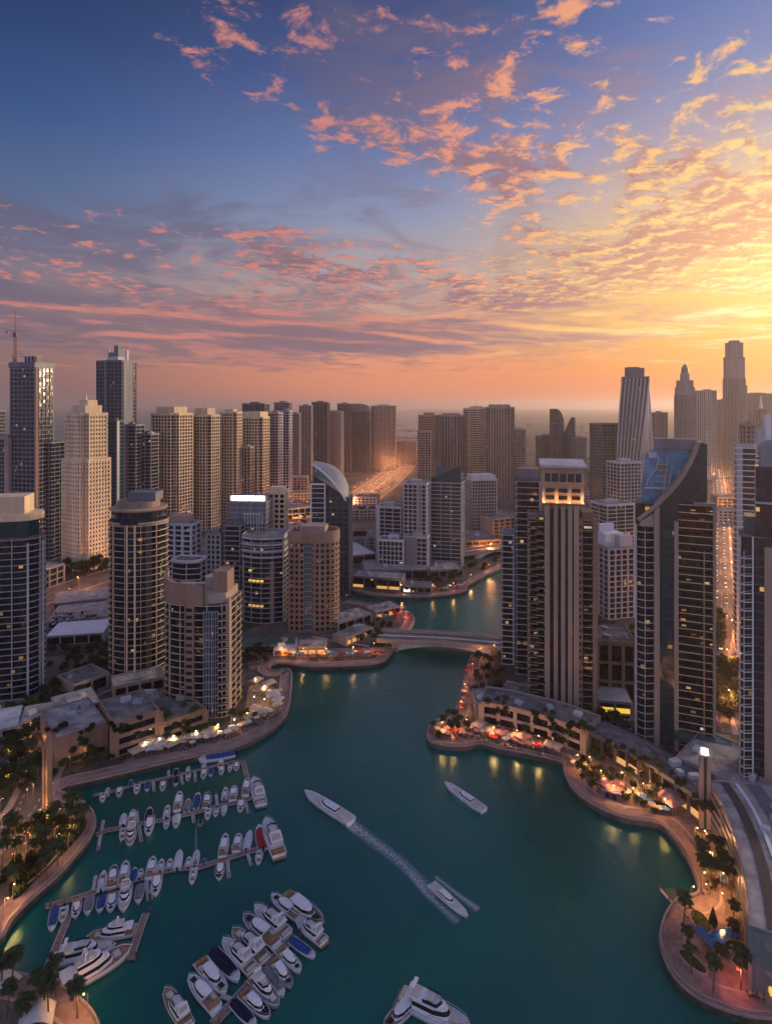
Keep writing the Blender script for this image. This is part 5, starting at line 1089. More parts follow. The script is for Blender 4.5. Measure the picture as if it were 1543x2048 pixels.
lowrise('pale low building with a curved screen behind the sand coloured small tower', [(572,1040),(622,1034)], 40, 14, 'sand', 'roofpale', 'busy', 2, 9, 1, units=2, glow='shop')
lowrise('long low shops with a blue canopy at the foot of the rosy brown tower', [(488,1308),(590,1304)], 12, 5, 'mauve', 'teal', 'dark', 1, 7, .7, units=1, par=.2)
lowrise('orange lit restaurant pavilion behind the round quay corner', [(598,1309),(650,1308)], 11, 4.5, 'tan', 'roofpale', 'brown', 1, 5, .7, units=2, par=.3, glow='shop')
lowrise('white walled cafe pavilion with yellow windows by the quay corner', [(548,1312),(592,1311)], 9, 4, 'pale', 'pale', 'brown', 1, 4.5, .5, units=1, par=.3, glow='amber')
lowrise('terraced low building right of the rosy brown tower', [(676,1264),(742,1244)], 16, 6, 'mauve', 'roofpale', 'dark', 1, 7, .7, units=6, par=.4)
lowrise('low terrace restaurant with lit windows near the bridge ramp', [(692,1292),(744,1268)], 12, 4.5, 'tan', 'roof', 'brown', 1, 5, .7, units=2, par=.3, glow='shop')
lowrise('small domed pavilion terrace near the end of the bridge', [(752,1238),(800,1226)], 14, 5, 'rose', 'roofpale', 'dark', 1, 6, .7, units=2, par=.3, glow='shop')
# peninsula
lowrise('long dark retail block with lit shop corner on the peninsula quay', [(704,1174),(800,1181)], 20, 9, 'slate', 'roofpale', 'dark', 1, 12, .9, units=2, glow='shop')
lowrise('low terrace cafe row with blue white lights on the peninsula quay', [(806,1184),(862,1186)], 12, 5, 'tan', 'roof', 'brown', 1, 6, .6, units=3, glow='cool')
lowrise('wide pale roof deck with plant boxes in front of the white gridded block', [(728,1160),(856,1157)], 36, 8, 'mauve', 'roofpale', 'dark', 1, 14, .9, units=7)
lowrise('pale sloped deck running up beside the sail roof building', [(702,1128),(752,1122)], 60, 7, 'mauve', 'pale', 'dark', 1, 14, .9, units=1)
lowrise('low roof terraces in front of the wedge roof tower', [(862,1153),(926,1150)], 30, 5, 'mauve', 'roofpale', 'brown', 1, 8, .8, units=5)
lowrise('low brick coloured block below the dark square tower', [(930,1106),(1000,1102)], 50, 12, 'brown', 'roof', 'brown', 3, 8, 1, units=3)
lowrise('low brown block between the dark square tower and the slim balcony tower', [(986,1076),(1042,1070)], 50, 22, 'rose', 'roof', 'brown', 5, 8, 1.2, units=2)
# right bank
lowrise('stone podium with big square openings below the tall stone tower', [(962,1447),(1010,1455),(1100,1480),(1166,1508)], 17, 10, 'rose', 'roof', 'dark', 2, 9, 1.7, units=3, band=1.3)
lowrise('low terrace wall with planters left of the stone podium', [(944,1408),(952,1436)], 12, 7, 'mauve', 'roofpale', 'dark', 2, 7, 1, units=2)
lowrise('upper podium storey with roof garden round the stone tower', [(1000,1414),(1060,1428)], 14, 7, 'rose', 'roof', 'dark', 1, 7, 1, units=2)
lowrise('brown hotel with tall columns and yellow lit rooms between the two big towers', [(1192,1396),(1272,1402)], 26, 30, 'brown', 'roof', 'dark', 3, 7.5, 1.8, units=3, band=1.4)
lowrise('low entrance hall with a pale curved roof below the brown hotel', [(1196,1424),(1262,1430)], 18, 6, 'mauve', 'pale', 'brown', 1, 9, .8, units=0, par=.2, glow='amber', curve=4)
lowrise('dark retail terrace with orange lit shopfronts below the sail topped tower', [(1178,1500),(1240,1530),(1300,1570),(1360,1612),(1402,1646)], 13, 7.5, 'slate', 'roof', 'brown', 1, 6, .8, units=4, curve=4, glow='shop')
lowrise('pale roof deck building with a curved edge at the foot of the sail topped tower', [(1352,1560),(1420,1592),(1474,1640)], 30, 9, 'mauve', 'roofpale', 'teal', 1, 12, 1, units=4, curve=4)
mall, mf, mb_ = lowrise('long curved grey shopping arcade with louvre bands along the right quay', [(1416,1650),(1440,1694),(1462,1752),(1480,1820),(1492,1890),(1500,1975)], 26, 16, 'steel', 'roofpale', 'dark', 5, 14, .8, units=4, curve=5, band=1.9)
for s0, s1, m_ in ((4, 7, 'dark'), (9, 10.2, 'white'), (13, 18, 'slate')):
    a, c = side(mf, s0), side(mf, s1); MB().grid([[(p.x, p.y, 16.55) for p in c], [(p.x, p.y, 16.55) for p in a]]).build('roof_channel', MT[m_], mall)
lowrise('pale stone corner house with a yellow lit window at the picture edge', [(1512,1975),(1560,2010)], 20, 13, 'rose', 'roofpale', 'brown', 2, 7, 1.2, units=2, glow='amber')
lowrise('low roof terraces behind the curved arcade', [(1510,1700),(1560,1760)], 40, 11, 'mauve', 'roofpale', 'dark', 2, 9, 1, units=7)
# far low town beyond the bays
rg = random.Random(11)
words_ = ['sandy','rosy','grey','pale','mauve','brown']; where_ = ['behind the middle cluster','by the lit coastal road','near the second bridge','behind the twisted tower','along the inland street','near the shard topped tower','behind the dark square tower','in the hazy distance']
nfar = 0
for (x0, x1, y0, y1, cnt) in ((1030,1180,930,1010,9),(1170,1440,905,985,12),(1410,1470,1000,1060,2),(860,1060,862,905,12),(690,760,1050,1100,2),(930,1010,1020,1050,2),(1060,1320,855,895,24),(840,1060,850,880,10),(700,760,1000,1050,3),(590,640,985,1035,3)):
    for _ in range(cnt*3):
        if cnt <= 0: break
        px, py = rg.uniform(x0, x1), rg.uniform(y0, y1); x, y = at(px, py)
        if not free(x, y, 24): continue
        wd_ = rg.uniform(22, 46); hh_ = rg.choice([9, 12, 16, 22, 30]); wl = rg.choice(['beige','rose','grey','mauve','tan','pale']); k = F/y*wd_/2; cnt -= 1
        lowrise(f'{["small","wide","squat","long","plain","boxy"][nfar % 6]} {dict(beige="sandy",rose="rosy",grey="grey",mauve="mauve",tan="tan",pale="pale")[wl]} block {["with flat roof","with roof boxes","of low floors","with dark windows"][nfar % 4]} far off {where_[(nfar*5) % 8]} {["near the road","by the towers","before the bay","past the bridge"][nfar//9 % 4]}', [(px-k, py), (px+k, py-rg.uniform(-2, 2))], rg.uniform(18, 40), hh_, wl, rg.choice(['roof','roofpale']), 'busy', max(1, int(hh_/4)), 6, 1.6, units=1, band=1.6)[0]['group'] = 'far low blocks'; nfar += 1

# pylon by the arcade, lit pylon on the left
def pylon(px, py, ytop, w, m_, label, lit):
    x, y = at(px, py); zz = zat(ytop, y)-GZ; r = thing('pylon', label, 'pylon', (x, y, GZ), R(-20)); g = MB()
    for s_ in (-1, 1): MB().box(s_*w*.3, 0, 0, zz, w*.34, w*.8).build('shaft', MT[m_], r)
    MB().box(0, .1, 0, zz-1.2, w*.28, w*.5).build('core', MT['dark'], r); MB().box(0, 0, zz, zz+.5, w*1.1, w).build('cap', MT[m_], r)
    
    if lit: MB().box(0, 0, zz+.5, zz+2.2, w*.6, w*.5).build('lantern', EM[lit], r)
    EXTRA.append([(x-w, y-w), (x+w, y-w), (x+w, y+w), (x-w, y+w)])
    return r
pylon(1408, 1652, 1510, 3.9, 'rose', 'tall square stone pylon with a white lantern at the end of the arcade', 'cool')
r = pylon(95, 1632, 1494, 2.8, 'brown', 'tall brown pylon bathed in orange light beside the left quay lawn', None)
for z_ in (6, 16): 
    pl = bpy.data.lights.new('pylon_glow', 'POINT'); pl.energy = 900; pl.color = (1, .5, .2); pl.shadow_soft_size = .4; link('pylon_glow', pl, r, (1.5, -4.5, z_))

# bridges
def bridge(A, B, wd_, zd, label, rise=3.2, span=(.08, .9)):
    a, b_ = Vector(at(*A, zd)), Vector(at(*B, zd)); d = b_-a; Ln = d.length; u = d.normalized(); r = thing('road_bridge', label, 'bridge', (a.x, a.y, 0), math.atan2(u.y, u.x)); N_ = 24
    def deckz(t_): return zd-.7+.7*math.sin(PI*min(1, max(0, t_)))
    st_ = [(-.12+1.24*i/N_) for i in range(N_+1)]
    def sheet(y0, y1, up, dn, m_, nm):
        g = MB(); g.grid([[(Ln*t_, y0, deckz(t_)+dn) for t_ in st_], [(Ln*t_, y0, deckz(t_)+up) for t_ in st_], [(Ln*t_, y1, deckz(t_)+up) for t_ in st_], [(Ln*t_, y1, deckz(t_)+dn) for t_ in st_], [(Ln*t_, y0, deckz(t_)+dn) for t_ in st_]]); return g.build(nm, m_, r)
    sheet(.6, wd_-.6, 0, -.9, asph, 'deck')
    for y0 in (0, wd_-.5): sheet(y0, y0+.5, 1.0, -1.3, MT['rose'], 'parapet')
    for y0 in (.55, wd_-3.0): sheet(y0, y0+2.4, .16, .0, pav2, 'footway')
    sheet(wd_*.5-.8, wd_*.5+.8, .3, .0, MT['pale'], 'median')
    for y0 in (.1, wd_-.25): sheet(y0, y0+.12, 1.5, 1.32, rail, 'handrail')
    for q_ in (.31, .69): sheet(wd_*q_-.1, wd_*q_+.1, .03, .012, mark, 'lane_line')
    s0, s1 = span
    for y0 in (.8, wd_*.5-.8, wd_-2.4):
        g = MB(); rows = []
        for i in range(17):
            t_ = i/16; x = Ln*(s0+(s1-s0)*t_); zz = .8+(zd-3.0)*math.sin(PI*t_)**.8; rows.append([(x, y0, zz), (x, y0, deckz(x/Ln)-.9), (x, y0+1.6, deckz(x/Ln)-.9), (x, y0+1.6, zz), (x, y0, zz)])
        g.grid(rows).build('arch_girder', MT['pale'], r)
    for t_ in (s0-.03, s1+.03): MB().box(Ln*t_, wd_/2, -1, zd-2.0, 4, wd_-1.5).build('abutment', MT['tan'], r)
    return r, a, u, Ln, wd_
bridge((778,1281), (1004,1296), 19, 7.4, 'low arched road bridge with pale parapets across the narrow of the marina')
bridge((936,1108), (1034,1094), 22, 9, 'far orange lit road bridge with an arched side beyond the peninsula', span=(.2, .9))

# prototypes: palms, trees, shrubs, lamps, furniture, cars
leafm = mat('palm_green', (.045,.065,.022), .8, .25, var=.35, vs=.8); leafm2 = mat('leaf_green', (.042,.062,.022), .85, .2, var=.4, vs=.6); leafm3 = mat('olive_leaf', (.075,.075,.028), .85, .2, var=.35, vs=.6); bark = mat('palm_bark', (.17,.12,.08), .9, .1, var=.25, vs=1.2)
def palm_proto(hh_, seed):
    rg = random.Random(seed); r = thing('palm_tree', '', 'palm'); g = MB(); pts = [(.25*math.sin(i*.5+seed), .2*math.cos(i*.4), hh_*i/6) for i in range(7)]
    for i in range(6): g.tube(pts[i], pts[i+1], .26-.02*i, 7, .24-.02*i)
    g.build('trunk', bark, r); tp = Vector(pts[-1]); c = MB()
    for k in range(26):
        a = k*2.399+rg.uniform(-.2, .2); el_ = rg.uniform(-.35, 1.15); ln = rg.uniform(2.3, 3.3); prev = None; dirh = Vector((math.cos(a), math.sin(a), 0)); sd_ = Vector((-math.sin(a), math.cos(a), 0)); p = tp.copy(); ang = el_
        for j in range(8):
            stp = ln/8; q_ = p+(dirh*math.cos(ang)+Vector((0, 0, math.sin(ang))))*stp; ang -= .23; w = .75*math.sin(PI*(j+1.2)/9.4)
            for s_ in (1, -1):
                b0 = len(c.v); dn = Vector((0, 0, -.25*w)); c.v += [tuple(p), tuple(q_), tuple(q_+sd_*s_*w+dn+dirh*.25), tuple(q_.lerp(p, .45)+sd_*s_*w+dn+dirh*.15)]; c.quad(b0, b0+1, b0+2, b0+3)
            p = q_
    c.build('crown', leafm, r); return r
def tree_proto(hh_, rad, seed, m_):
    rg = random.Random(seed); r = thing('leafy_tree', '', 'tree'); g = MB(); g.tube((0,0,0),(0,0,hh_*.45),.22,7,.15); cl = []
    for k in range(11):
        a = k*2.4; rr = rad*rg.uniform(.2, .75); cz = hh_*rg.uniform(.5, .88); cl.append((Vector((rr*math.cos(a), rr*math.sin(a), cz)), rad*rg.uniform(.32, .5))); g.tube((0,0,hh_*.4), tuple(cl[-1][0]), .1, 5, .03)
    g.build('trunk', bark, r); c = MB()
    for ctr, cr_ in cl:
        for _ in range(60):
            v_ = Vector((rg.gauss(0,1), rg.gauss(0,1), rg.gauss(0,.8))).normalized()*cr_*rg.uniform(.55, 1.05); p = ctr+v_; s_ = rg.uniform(.2, .42); u = Vector((rg.gauss(0,1), rg.gauss(0,1), rg.gauss(0,1))).normalized()*s_; w = u.orthogonal().normalized()*s_*.8; b0 = len(c.v); c.v += [tuple(p-u), tuple(p+w), tuple(p+u), tuple(p-w)]; c.quad(b0, b0+1, b0+2, b0+3)
    c.build('crown', m_, r); return r
palms = [palm_proto(8, 1), palm_proto(10, 2), palm_proto(6.5, 3)]; trees = [tree_proto(6, 2.6, 1, leafm2), tree_proto(7.5, 3.2, 2, leafm2), tree_proto(5, 2.2, 3, leafm3), tree_proto(3.2, 1.8, 4, leafm2)]
for i, t_ in enumerate(trees):
    t_.name = ['leafy_tree','leafy_tree','olive_tree','shrub'][i]; t_['category'] = ['tree','tree','tree','shrub'][i]
used = set()
def place(pr, x, y, label, group, rz=0, k=1.0, z=GZ):
    if id(pr) not in used: used.add(id(pr)); o = pr
    else: o = copy_tree(pr)
    o.location = (x, y, z); o.rotation_euler.z = rz; o.scale = (k, k, k); o['label'] = label; o['group'] = group; return o
def region(quadpx, n_, prs, label, group, kmin=.8, kmax=1.2, r=2.0, tries=8, seed=1, gap=2.6, tow=True):
    rg = random.Random(seed); W_ = [Vector(at(*p)) for p in quadpx]; got = []
    for _ in range(n_*tries):
        if len(got) >= n_: break
        u, v_ = rg.random(), rg.random(); p = W_[0].lerp(W_[1], u).lerp(W_[3].lerp(W_[2], u), v_)
        if not free(p.x, p.y, r, tow) or any((p-q_).length < gap for q_ in got) or shore_d(p) < 1.2: continue
        got.append(p); pr = rg.choice(prs); place(pr, p.x, p.y, label.replace('*', dict(palm_tree='palm', leafy_tree='leafy tree', olive_tree='olive toned tree', shrub='shrub').get(pr.name.split('.')[0], '')), group, rg.uniform(0, 6.28), rg.uniform(kmin, kmax))
    return got
def shore_d(p):
    return min((p-q_).length for q_ in shore)
region([(0,1710),(60,1620),(180,1650),(90,1770)], 30, palms+trees[:3], '* among the planting on the quay lawn', 'planting on the left quay lawn', seed=2)
region([(0,1800),(0,1730),(70,1740),(50,1790)], 10, palms+trees[2:], '* below the quay lawn beside the pale walkway', 'planting below the quay lawn', seed=3)
region([(0,2060),(0,1966),(130,1995),(175,2050)], 9, palms, '* at the palm tip beside the white fabric roof', 'palms at the palm tip', .8, 1.1, seed=4)
region([(0,1600),(0,1500),(80,1470),(80,1580)], 34, trees+palms[2:], '* in the dark garden left of the orange lit pylon', 'garden trees left of the pylon', seed=5)
region([(110,1560),(105,1530),(225,1500),(230,1525)], 14, palms+trees[2:], '* at the foot of the plain brown podium', 'planting under the brown podium', .6, 1, seed=6)
region([(10,1450),(10,1420),(120,1370),(220,1400)], 24, trees, '* in the garden courts behind the brown podium', 'garden court trees', seed=7)
region([(90,1370),(90,1300),(215,1300),(215,1350)], 34, trees, '* in the grove between the left towers', 'grove between the left towers', seed=8)
region([(130,1160),(130,1130),(216,1128),(216,1150)], 16, trees[:2], '* at the foot of the sunlit sandy tower', 'trees below the sandy tower', 1.3, 2, seed=9, gap=5)
region([(330,1500),(410,1475),(500,1445),(520,1440)], 10, palms, '* on the restaurant promenade below the curved tower', 'palms on the restaurant promenade', .6, .9, seed=10)
region([(480,1330),(490,1290),(560,1300),(540,1330)], 12, trees, '* beside the quay corner cafe', 'trees by the quay corner', seed=11)
region([(690,1310),(700,1270),(800,1230),(790,1270)], 16, trees+palms[2:], '* near the bridge end cafes', 'trees near the bridge end', .7, 1, seed=12)
region([(800,1180),(860,1150),(990,1130),(925,1178)], 26, trees, '* on the peninsula terraces', 'trees on the peninsula', .8, 1.2, seed=13)
region([(860,1478),(880,1446),(945,1452),(935,1482)], 10, palms+trees[3:], '* on the round promenade tip', 'planting on the round promenade tip', .6, .9, seed=14)
region([(940,1400),(955,1320),(1010,1340),(1000,1400)], 22, trees+palms[2:], '* below the slim balcony tower', 'trees below the slim balcony tower', .7, 1.1, seed=15)
region([(1150,1560),(1170,1510),(1340,1610),(1310,1635)], 34, palms[2:]+trees[2:], '* on the lamp lit promenade below the dark retail terrace', 'trees below the dark retail terrace', .6, .95, seed=16)
region([(1170,1480),(1196,1420),(1268,1450),(1262,1500)], 16, trees, '* by the blue awnings between the two big right towers', 'trees by the blue awnings', .8, 1.1, seed=17)
region([(1390,1760),(1395,1690),(1440,1720),(1462,1800)], 14, palms+trees[2:3], '* in front of the curved arcade', 'palms before the curved arcade', .8, 1.1, seed=18)
region([(1370,1990),(1350,1850),(1480,1830),(1530,2000)], 9, palms, '* on the round terrace near the picture corner', 'palms on the round terrace', .75, 1.0, seed=19, gap=6)
region([(1430,1440),(1432,1330),(1475,1330),(1478,1450)], 26, trees[:2], '* beside the inner street near the right edge tower', 'street trees by the inner street', 1, 1.5, seed=20, gap=4)
region([(1430,1290),(1432,1230),(1446,1230),(1446,1290)], 8, trees[:2], '* on the green wedge of the inner street', 'trees on the green wedge', 1, 1.4, seed=21, gap=4)
region([(950,1445),(1000,1430),(1160,1490),(1150,1500)], 12, trees, '* on the roof garden of the stone podium', 'roof garden trees', .6, .9, seed=22)
region([(1198,1330),(1198,1260),(1268,1260),(1268,1380)], 22, trees[:2], '* in the dark park behind the tall stone tower', 'trees in the dark park', 1, 1.5, seed=23, gap=4)
region([(500,1140),(560,1020),(620,1020),(620,1100)], 12, trees[:2], '* along the lit road behind the glowing crown', 'trees along the lit road', 1, 1.5, seed=24, gap=6)

# lamps: pole, arm, head and the light it gives
def lamp_proto(hh_, em, col, en, name='street_lamp', hs=1.0):
    r = thing(name, '', 'lamp'); MB().tube((0,0,0),(0,0,hh_),.11,6,.07).build('pole', MT['steel'], r); MB().tube((0,0,hh_),(.9,0,hh_+.25),.06,5).build('arm', MT['steel'], r)
    MB().lathe([(.08, hh_-.06), (.34*hs, hh_+.06), (.30*hs, hh_+.3*hs), (.1*hs, hh_+.42*hs)], 10, (.95, 0)).build('lamp_head', EM[em], r)
    pl = bpy.data.lights.new('lamp_light', 'POINT'); pl.energy = en; pl.color = col; pl.shadow_soft_size = .35; link('lamp_light', pl, r, (.95, 0, hh_-.6)); return r
LA = lamp_proto(6, 'warm', (1, .42, .13), 1250, hs=.7); LW = lamp_proto(5, 'white', (1, .58, .20), 800); LR = lamp_proto(5, 'red', (1, .16, .08), 1000); LT = lamp_proto(12, 'warm', (1, .36, .12), 24000, 'tall_street_lamp'); LB_ = lamp_proto(6, 'garden', (1, .45, .14), 260, 'garden_lamp', .5)
def lamps(pr, pts, label, group):
    for i, p in enumerate(pts):
        x, y = at(*p); place(pr, x, y, label, group, i*1.7)
lamps(LW, [(286,1508),(318,1502),(352,1494),(392,1482),(432,1472),(470,1462),(498,1440),(506,1412),(526,1420),(532,1392),(512,1374)], 'white glowing lamp among the canopies of the restaurant promenade', 'restaurant promenade lamps')
rg = random.Random(5)
lamps(LB_, [q_ for q_ in ((rg.uniform(0, 185), rg.uniform(1420, 1730)) for _ in range(70)) if free(*at(*q_), .5) and shore_d(Vector(at(*q_))) > 2][:34], 'small garden lamp among the trees by the left basin', 'small lamps by the left basin')
lamps(LB_, [q_ for q_ in ((rg.uniform(1150, 1340), rg.uniform(1520, 1640)) for _ in range(70)) if free(*at(*q_), .5) and shore_d(Vector(at(*q_))) > 7][:14], 'small garden lamp under the trees of the right promenade', 'small lamps of the right promenade')
lamps(LA, [(560,1315),(606,1318),(655,1316),(705,1312),(745,1306)], 'warm lamp along the quay corner below the rosy brown tower', 'quay corner lamps')
lamps(LR, [(800,1236),(812,1244),(768,1224)], 'reddish lamp on the small headland beyond the bridge', 'headland lamps')
lamps(LA, [(800,1184),(866,1184),(908,1180),(940,1162),(975,1142)], 'orange lamp along the peninsula quay', 'peninsula quay lamps')
lamps(LA, [(958,1316),(945,1350),(932,1390),(920,1425),(985,1310)], 'orange lamp on the straight quay below the slim balcony tower', 'straight quay lamps')
lamps(LA, [(880,1470),(908,1474),(936,1464),(985,1478),(1030,1488),(1080,1500)], 'orange lamp on the round tip and the parasol terrace', 'parasol terrace lamps')
lamps(LA, [(1150,1538),(1180,1545),(1205,1570),(1240,1572),(1262,1608),(1290,1600),(1330,1628),(1222,1600)], 'amber lamp among the trees below the dark retail terrace', 'retail terrace lamps')
lamps(LA, [(1388,1690),(1412,1700),(1424,1740),(1440,1780),(1404,1785),(1450,1830)], 'orange lamp in front of the curved arcade', 'arcade lamps')
lamps(LA, [(1380,1812),(1415,1812)], 'orange lamp at the top of the round terrace', 'round terrace lamps')
lamps(LR, [(1502,1968),(1530,1990),(1480,1975)], 'red lamp on the round terrace near the picture corner', 'red terrace lamps')
lamps(LA, [(10,1836),(26,1812),(176,2034),(150,2020)], 'orange lamp at the low edge of the left quay', 'left quay edge lamps')
lamps(LB_, [(20,1440),(60,1500),(24,1530),(40,1560),(12,1580),(66,1600),(100,1640),(140,1660),(110,1690),(60,1700),(30,1740),(150,1625),(128,1468),(118,1430),(140,1540),(170,1522)], 'small garden lamp in the planting around the orange lit pylon', 'garden lamps left of the basin')
def roadlamps(path, d, step, t0, t1, label, group):
    sp = side(path, d); acc = 0.0
    for i, (a_, b_) in enumerate(zip(sp, sp[1:])):
        l_ = (b_-a_).length; u = (b_-a_).normalized()
        if not t0 <= i/len(sp) <= t1: continue
        while acc < l_: p = a_+u*acc; place(LT, p.x, p.y, label, group, math.atan2(u.y, u.x)+PI/2); acc += step
        acc -= l_
roadlamps(coast, -.2, 62, .08, .34, 'tall orange lamp on the coastal road below the sandy tower', 'coastal road lamps by the sandy tower')
roadlamps(coast, -20, 70, .55, 1, 'tall orange lamp on the far kerb of the coastal road', 'coastal road lamps on the far kerb')
roadlamps(coast, 22, 55, .6, 1, 'tall orange lamp beside the open car lot on the coastal road', 'car lot lamps')
roadlamps(coast, -.2, 62, .55, 1, 'tall orange lamp on the coastal road beyond the sail roof', 'coastal road lamps beyond the sail roof')
roadlamps(inner, -.2, 58, .06, 1, 'tall orange lamp down the middle of the inner street', 'inner street lamps')
lamps(LT, [(842,900),(870,893),(905,884),(1060,985),(1090,965),(1130,1000),(1190,960),(1240,935),(1290,918),(1340,925),(1380,945),(1330,900),(1180,890),(980,880),(602,1000),(622,988),(615,1020)], 'tall orange lamp among the far low blocks', 'far district lamps')
lamps(LT, [(980,1110),(1010,1092)], 'tall orange lamp by the far bridge', 'far bridge lamps')

# parasols, canopies, tables
CLOTH = {k: mat(k+'_cloth', c, .85, .15, var=.08, vs=.8) for k, c in dict(cream=(.50,.42,.32), white=(.56,.54,.52), red=(.40,.04,.03), blue=(.06,.16,.38), rose=(.42,.22,.22)).items()}
def parasol_proto():
    r = thing('parasol', '', 'parasol'); MB().tube((0,0,0),(0,0,2.9),.05,6).build('pole', MT['steel'], r); g = MB(); m_ = 8
    g.v = [(1.7*math.cos(2*PI*i/m_), 1.7*math.sin(2*PI*i/m_), 2.2) for i in range(m_)]+[(.85*math.cos(2*PI*i/m_), .85*math.sin(2*PI*i/m_), 2.62) for i in range(m_)]+[(0, 0, 2.85)]
    for i in range(m_): j = (i+1) % m_; g.quad(i, j, m_+j, m_+i); g.quad(m_+i, m_+j, 2*m_)
    g.build('shade', CLOTH['cream'], r); MB().lathe([(.35, 0), (.35, .12)], 10).build('base', MT['grey'], r); return r
def table_proto():
    r = thing('dining_set', '', 'table set'); MB().lathe([(.05,0),(.05,.7),(.55,.71),(.55,.75)],10).build('table', MT['tan'], r)
    for i in range(4):
        a = PI/2*i+.4; ch = MB().box(0,0,.40,.46,.45,.45).box(-.2,0,.46,.9,.05,.45)
        for (u, v_) in ((-.2,-.2),(.2,-.2),(.2,.2),(-.2,.2)): ch.box(u, v_, 0, .4, .05, .05)
        o = ch.build('chair', MT['dark'], r, loc=(.95*math.cos(a), .95*math.sin(a), 0)); o.rotation_euler.z = a+PI
    return r
def canopy_proto():
    r = thing('fabric_canopy', '', 'canopy'); 
    for (u, v_) in ((-2.4,-1.9),(2.4,-1.9),(2.4,1.9),(-2.4,1.9)): MB().tube((u,v_,0),(u,v_,2.7),.06,5).build('post', MT['steel'], r)
    rows = [[(-2.7+5.4*i/6, -2.2+4.4*j/4, 2.7+.9*math.sin(PI*i/6)**.7*math.sin(PI*j/4)**.7) for i in range(7)] for j in range(5)]; MB().grid(rows).build('roof_cloth', CLOTH['white'], r); return r
PA, TB, CN = parasol_proto(), table_proto(), canopy_proto()
def spread_(pr, pts, label, group, part=None, cloths=None, k=1.0, seed=1):
    rg = random.Random(seed)
    for p in pts:
        x, y = at(*p)
        if not inside((x, y), LAND): continue
        cn = rg.choice(cloths) if cloths else ''
        o = place(pr, x, y, label.replace('*', cn), group, rg.uniform(0, 1.5), k*rg.uniform(.85, 1.15))
        if cloths:
            for c in o.children:
                if c.name.split('.')[0] == part: c.material_slots[0].link = 'OBJECT'; c.material_slots[0].material = CLOTH[cn]
def linepts(a, b_, n_, jx=4, jy=2, seed=1):
    rg = random.Random(seed); return [(a[0]+(b_[0]-a[0])*i/max(1, n_-1)+rg.uniform(-jx, jx), a[1]+(b_[1]-a[1])*i/max(1, n_-1)+rg.uniform(-jy, jy)) for i in range(n_)]
spread_(CN, linepts((278,1512),(350,1498),7,4,3,1)+linepts((285,1503),(340,1490),5,3,2,2)+linepts((378,1486),(424,1474),4,3,2,3)+[(512,1372),(538,1378),(524,1388),(546,1402),(556,1410),(508,1428),(498,1442),(520,1436)], '* cloth canopy on the restaurant promenade', 'restaurant promenade canopies', 'roof_cloth', ['cream','white','cream'], 1.2)
spread_(PA, linepts((355,1497),(470,1466),14,4,4,4)+linepts((480,1455),(556,1420),12,5,5,5)+linepts((510,1386),(560,1386),6,4,5,6), '* parasol on the restaurant promenade', 'restaurant promenade parasols', 'shade', ['white','cream','white'], 1.1, 2)
spread_(PA, linepts((560,1318),(760,1312),22,5,4,7), '* parasol along the quay corner below the rosy brown tower', 'quay corner parasols', 'shade', ['white','red','cream','blue','red'], 1.1, 3)
spread_(PA, linepts((770,1232),(818,1236),12,5,6,8), '* parasol on the small headland beyond the bridge', 'headland parasols', 'shade', ['red','rose','red','cream'], 1.1, 4)
spread_(PA, linepts((808,1183),(925,1177),16,4,3,9), '* parasol on the peninsula quay', 'peninsula parasols', 'shade', ['white','cream','red'], 1.1, 5)
spread_(PA, linepts((872,1466),(940,1470),14,5,8,10)+linepts((955,1470),(1115,1508),26,5,5,11), '* parasol on the terrace between the round tip and the stone podium', 'parasol terrace', 'shade', ['rose','cream','red','rose','white'], 1.05, 6)
spread_(CN, [(958,1462),(978,1470),(1004,1476),(1028,1480),(1046,1486),(1098,1500),(1112,1504)], '* cloth canopy on the parasol terrace', 'parasol terrace canopies', 'roof_cloth', ['cream','rose'], 1.2)
spread_(PA, linepts((940,1330),(925,1420),10,3,3,12), '* parasol on the straight quay below the slim balcony tower', 'straight quay parasols', 'shade', ['rose','red','cream'], 1.0, 7)
spread_(PA, linepts((1150,1530),(1330,1628),16,8,6,13), '* parasol among the trees below the dark retail terrace', 'retail terrace parasols', 'shade', ['cream','rose','blue'], 1.0, 8)
spread_(CN, [(1338,1612),(1346,1622),(1214,1582),(1226,1590)], '* cloth pavilion canopy on the promenade below the retail terrace', 'pavilion canopies', 'roof_cloth', ['rose'], 1.5)
spread_(PA, [(1208,1466),(1222,1474),(1240,1462),(1250,1470),(1196,1484),(1244,1480)], 'blue parasol by the pool garden between the two big right towers', 'pool garden parasols', 'shade', ['blue'], 1.5, 9)
spread_(PA, [(1400,1876),(1424,1902),(1436,1908),(1408,1884),(1440,1760),(1448,1772),(1470,1880)], 'blue parasol on the round terrace near the picture corner', 'round terrace parasols', 'shade', ['blue'], 1.0, 10)
spread_(TB, linepts((362,1500),(475,1470),18,4,5,21)+linepts((490,1458),(565,1420),18,6,6,22), 'round cafe table with four chairs on the restaurant promenade', 'restaurant tables')
spread_(TB, linepts((872,1470),(940,1474),14,5,6,23)+linepts((960,1478),(1118,1514),22,5,5,24), 'round cafe table with four chairs on the parasol terrace', 'parasol terrace tables')
spread_(TB, linepts((1410,1780),(1452,1740),10,6,8,25)+[(1470,1872),(1462,1896),(1500,1990),(1520,1996),(1536,1985),(1412,1934),(1425,1940)], 'round cafe table with four chairs near the curved arcade', 'arcade tables')

